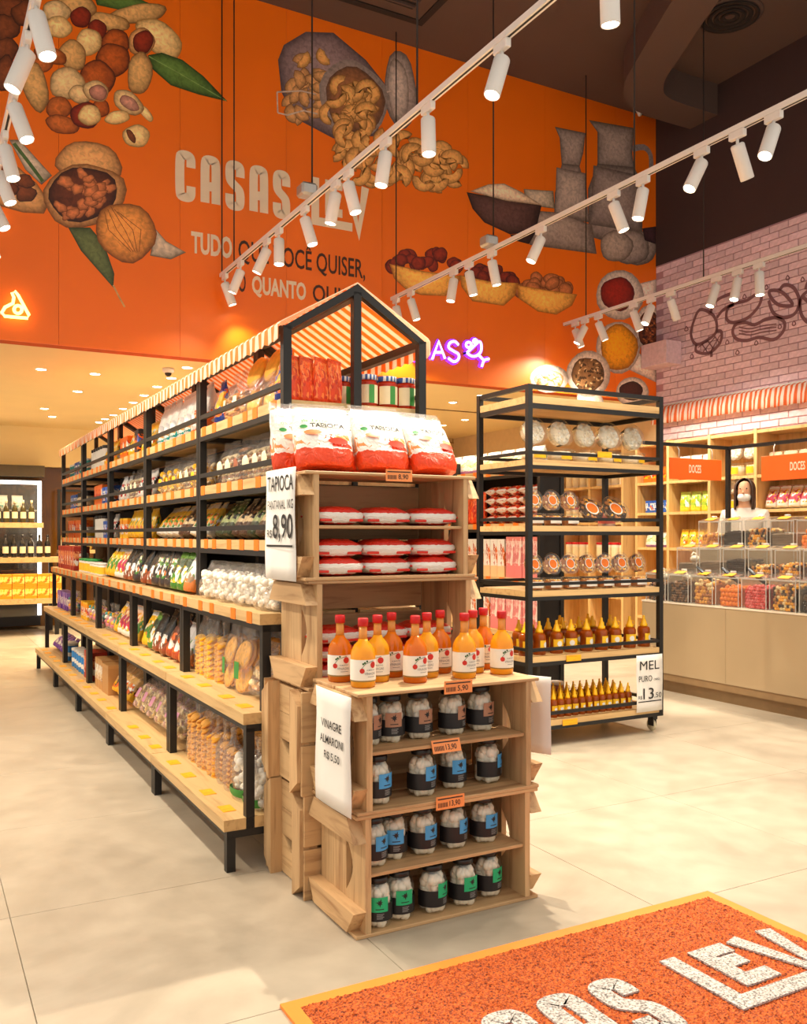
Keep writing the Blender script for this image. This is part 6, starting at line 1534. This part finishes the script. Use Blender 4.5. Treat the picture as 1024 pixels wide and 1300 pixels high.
# ================================================================== ENTRANCE MAT
mx0, mx1, my0, my1 = .92, 2.63, 1.2, 2.425
mt = empty('entrance_mat', (mx0, my0, 0)); tag(mt, 'orange coiled entrance mat with grey shop lettering', 'door mat')
M_mat = NT('coil_pile'); k = M_mat; nz = k.add('ShaderNodeTexNoise', i_Scale=150.0, i_Detail=2.0); k.l(k.coord('Object'), nz.inputs['Vector'])
k.l(k.ramp(nz.outputs[0], [(.32, RGB(104, 38, 6)), (.5, RGB(190, 82, 12)), (.68, RGB(216, 108, 28))]), k.b.inputs['Base Color']); k.b.inputs['Roughness'].default_value = .75; k.bump(nz.outputs[0], 1.0, .006); M_mat = k.m
k = NT('coil_pile_grey'); nz = k.add('ShaderNodeTexNoise', i_Scale=150.0, i_Detail=2.0); k.l(k.coord('Object'), nz.inputs['Vector'])
k.l(k.ramp(nz.outputs[0], [(.32, RGB(90, 84, 82)), (.5, RGB(186, 178, 172)), (.68, RGB(220, 214, 208))]), k.b.inputs['Base Color']); k.b.inputs['Roughness'].default_value = .75; k.bump(nz.outputs[0], 1.0, .006); M_matg = k.m
MW, ML = mx1 - mx0, my1 - my0; bd = .045
frame_mesh(0, MW, 0, ML, bd, 0, .010).build('border', mat('orange_rubber', RGB(240, 134, 40), .5, var=.03), mt)
NXg, NYg = 300, 210; vs = []; rn = random.Random(4)
for j in range(NYg + 1):
    for i in range(NXg + 1): vs.append((bd + (MW - 2 * bd) * i / NXg, bd + (ML - 2 * bd) * j / NYg, .0085 + rn.random() ** 2 * .006))
pl = MB().raw(vs, [(j * (NXg + 1) + i, j * (NXg + 1) + i + 1, (j + 1) * (NXg + 1) + i + 1, (j + 1) * (NXg + 1) + i) for j in range(NYg) for i in range(NXg)]).build('pile', M_mat, mt)
lt = MB(); brand(lt, .06, 1.60, .56, .885, .062, lambda x, y: (x, y, .0155))
lo = obj('lettering', lt.mesh('lettering', M_matg), mt); sd = lo.modifiers.new('thickness', 'SOLIDIFY'); sd.thickness = .006; sd.offset = -1

# ================================================================== FAR END: wine tables, cooler
wt = empty('wine_display', (-.8, 13.0, 0)); tag(wt, 'wooden tiered wine display at the far left end of the shop', 'wine display')
for z, y0, y1 in ((1.05, .25, .75), (.50, 0, .75)): part_box('shelf_board', M_ply, wt, 0, 2.62, y0, y1, z - .07, z)
part_box('shelf_board', M_ply, wt, 0, 2.40, .45, .75, 1.46, 1.53)
for x in (.05, 1.2, 2.50):
    for y in (.04, .68): part_box('leg', M_steel, wt, x, x + .05, y, y + .05, 0, .43 if y < .1 else (.98 if x > 2.45 else 1.46))
def wine(gl, capm):
    def f():
        e = empty('wine_bottle'); MB().lathe([(.036, 0), (.038, .01), (.038, .19), (.03, .215), (.015, .24), (.014, .31)], 12).build('glass_body', gl, e); MB().lathe([(.0155, .27), (.0155, .315)], 10).build('foil_cap', capm, e)
        wrap_rect(MB(), -.05, .05, .06, .15, .039, 8).build('label', M_lab_cream, e); return e
    return f
M_wdark = mat('dark_wine_glass', RGB(22, 20, 18), .12, coat=.5); M_wlight = liquid('white_wine', RGB(206, 176, 90)); M_gcap = mat('gold_foil', RGB(220, 170, 40), .3, .4)
for i in range(16): put(make('wine_dark', wine(M_wdark, M_lidk)), (.02 + i * .108, 13.32 + .03 * (i % 2), 1.0505), 0, 0, f'dark wine bottle, {ORD[i]} from left on the middle tier of the wine display', 'wine bottle', 'dark wine bottles')
for i in range(14): put(make('wine_label', wine(mat('olive_wine_glass', RGB(70, 60, 30), .15), M_lab_cream)), (.05 + i * .108, 13.55, 1.5305), 0, 0, f'pale labelled wine bottle, {ORD[i]} from left on the upper tier', 'wine bottle', 'pale labelled wine bottles')
for i in range(4): put(make('wine_white', wine(M_wlight, M_gcap)), (1.93 + i * .12, 13.93, 1.1405), 0, 0, f'white wine bottle with gold cap, {ORD[i]} from left on the small side shelf', 'wine bottle', 'white wine bottles')
sh = empty('side_shelf', (1.86, 13.8, 0)); tag(sh, 'small wooden side shelf right of the wine display', 'shelf'); part_box('shelf_board', M_ply, sh, 0, .55, 0, .3, 1.09, 1.14)
for x in (0.0, .51): part_box('leg', M_steel, sh, x, x + .04, .05, .09, 0, 1.09); part_box('leg', M_steel, sh, x, x + .04, .21, .25, 0, 2.0)
part_box('top_rail', M_steel, sh, 0, .55, .21, .25, 2.0, 2.03)
for zi in range(2):
    for i in range(12): put(make('panettone', box_fac('cake_carton', 'panettone', .15, .15, .165)), (-.02 + i * .157, 13.12, .5005 + zi * .1655), 0, 0, f'orange cake carton, {ORD[i]} from left, {["lower", "upper"][zi]} layer of the wine display', 'carton', 'orange cake cartons')
ck = empty('drinks_cooler', (-.80, 13.85, 0)); tag(ck, 'glass fronted drinks cooler with lit white frame behind the wines', 'cooler')
part_box('cabinet', mat('cooler_inside', RGB(26, 26, 34), .5), ck, 0, 2.42, .12, .32, .05, 2.12)
part_box('header', mat('cooler_header', RGB(80, 66, 44), .5), ck, -.03, 2.47, .05, .32, 2.2, 2.36)
part_box('lit_frame', emit('cooler_light', (1, .95, .85, 1), 2.2), ck, 2.38, 2.43, .08, .12, .2, 2.14); part_box('lit_frame', MATS['cooler_light'], ck, 0, 2.37, .08, .12, 2.09, 2.14)
for z in (1.72,): part_box('wire_shelf', M_box, ck, .02, 2.36, .0, .11, z - .02, z)
part_box('glass_door', M_stiff, ck, .02, 2.36, -.012, -.004, .2, 2.08)
for i in range(10): put(make('bag_white', plain_pouch('snack_pouch', 'silver_bag', .15, .08, .2, 'stand', 31)), (-.5 + i * .2, 13.89, 1.7205), 0, 0, f'white packet on the cooler shelf, {ORD[i]} from left', 'packet', 'white packets on the cooler shelf')

# far right background of the low zone: a shelf with pale packets
fs_ = empty('far_shelf', (5.2, 11.9, 0)); tag(fs_, 'far pale shelf stocked with packets below the brick end wall', 'wall shelf')
for z in (.2, .7, 1.2, 1.7, 2.0): part_box('shelf_board', M_ply, fs_, 0, 2.4, 0, .4, z - .05, z)
for x in (0, 1.2, 2.36): part_box('post', M_steel, fs_, x, x + .04, .36, .40, 0, 2.0)
for zi, z in enumerate((1.2, 1.7, 2.0)):
    for i in range(10): w, d, h, fac, look, cat, lean = K['bread']; put(make('bread', fac), (5.32 + i * .235, 12.1, z + .0005), 0, 0, f'white bread bag, {ORD[i]} from left on the far {["lower", "middle", "upper"][zi]} shelf', 'packet', 'bread bags on the far shelf')
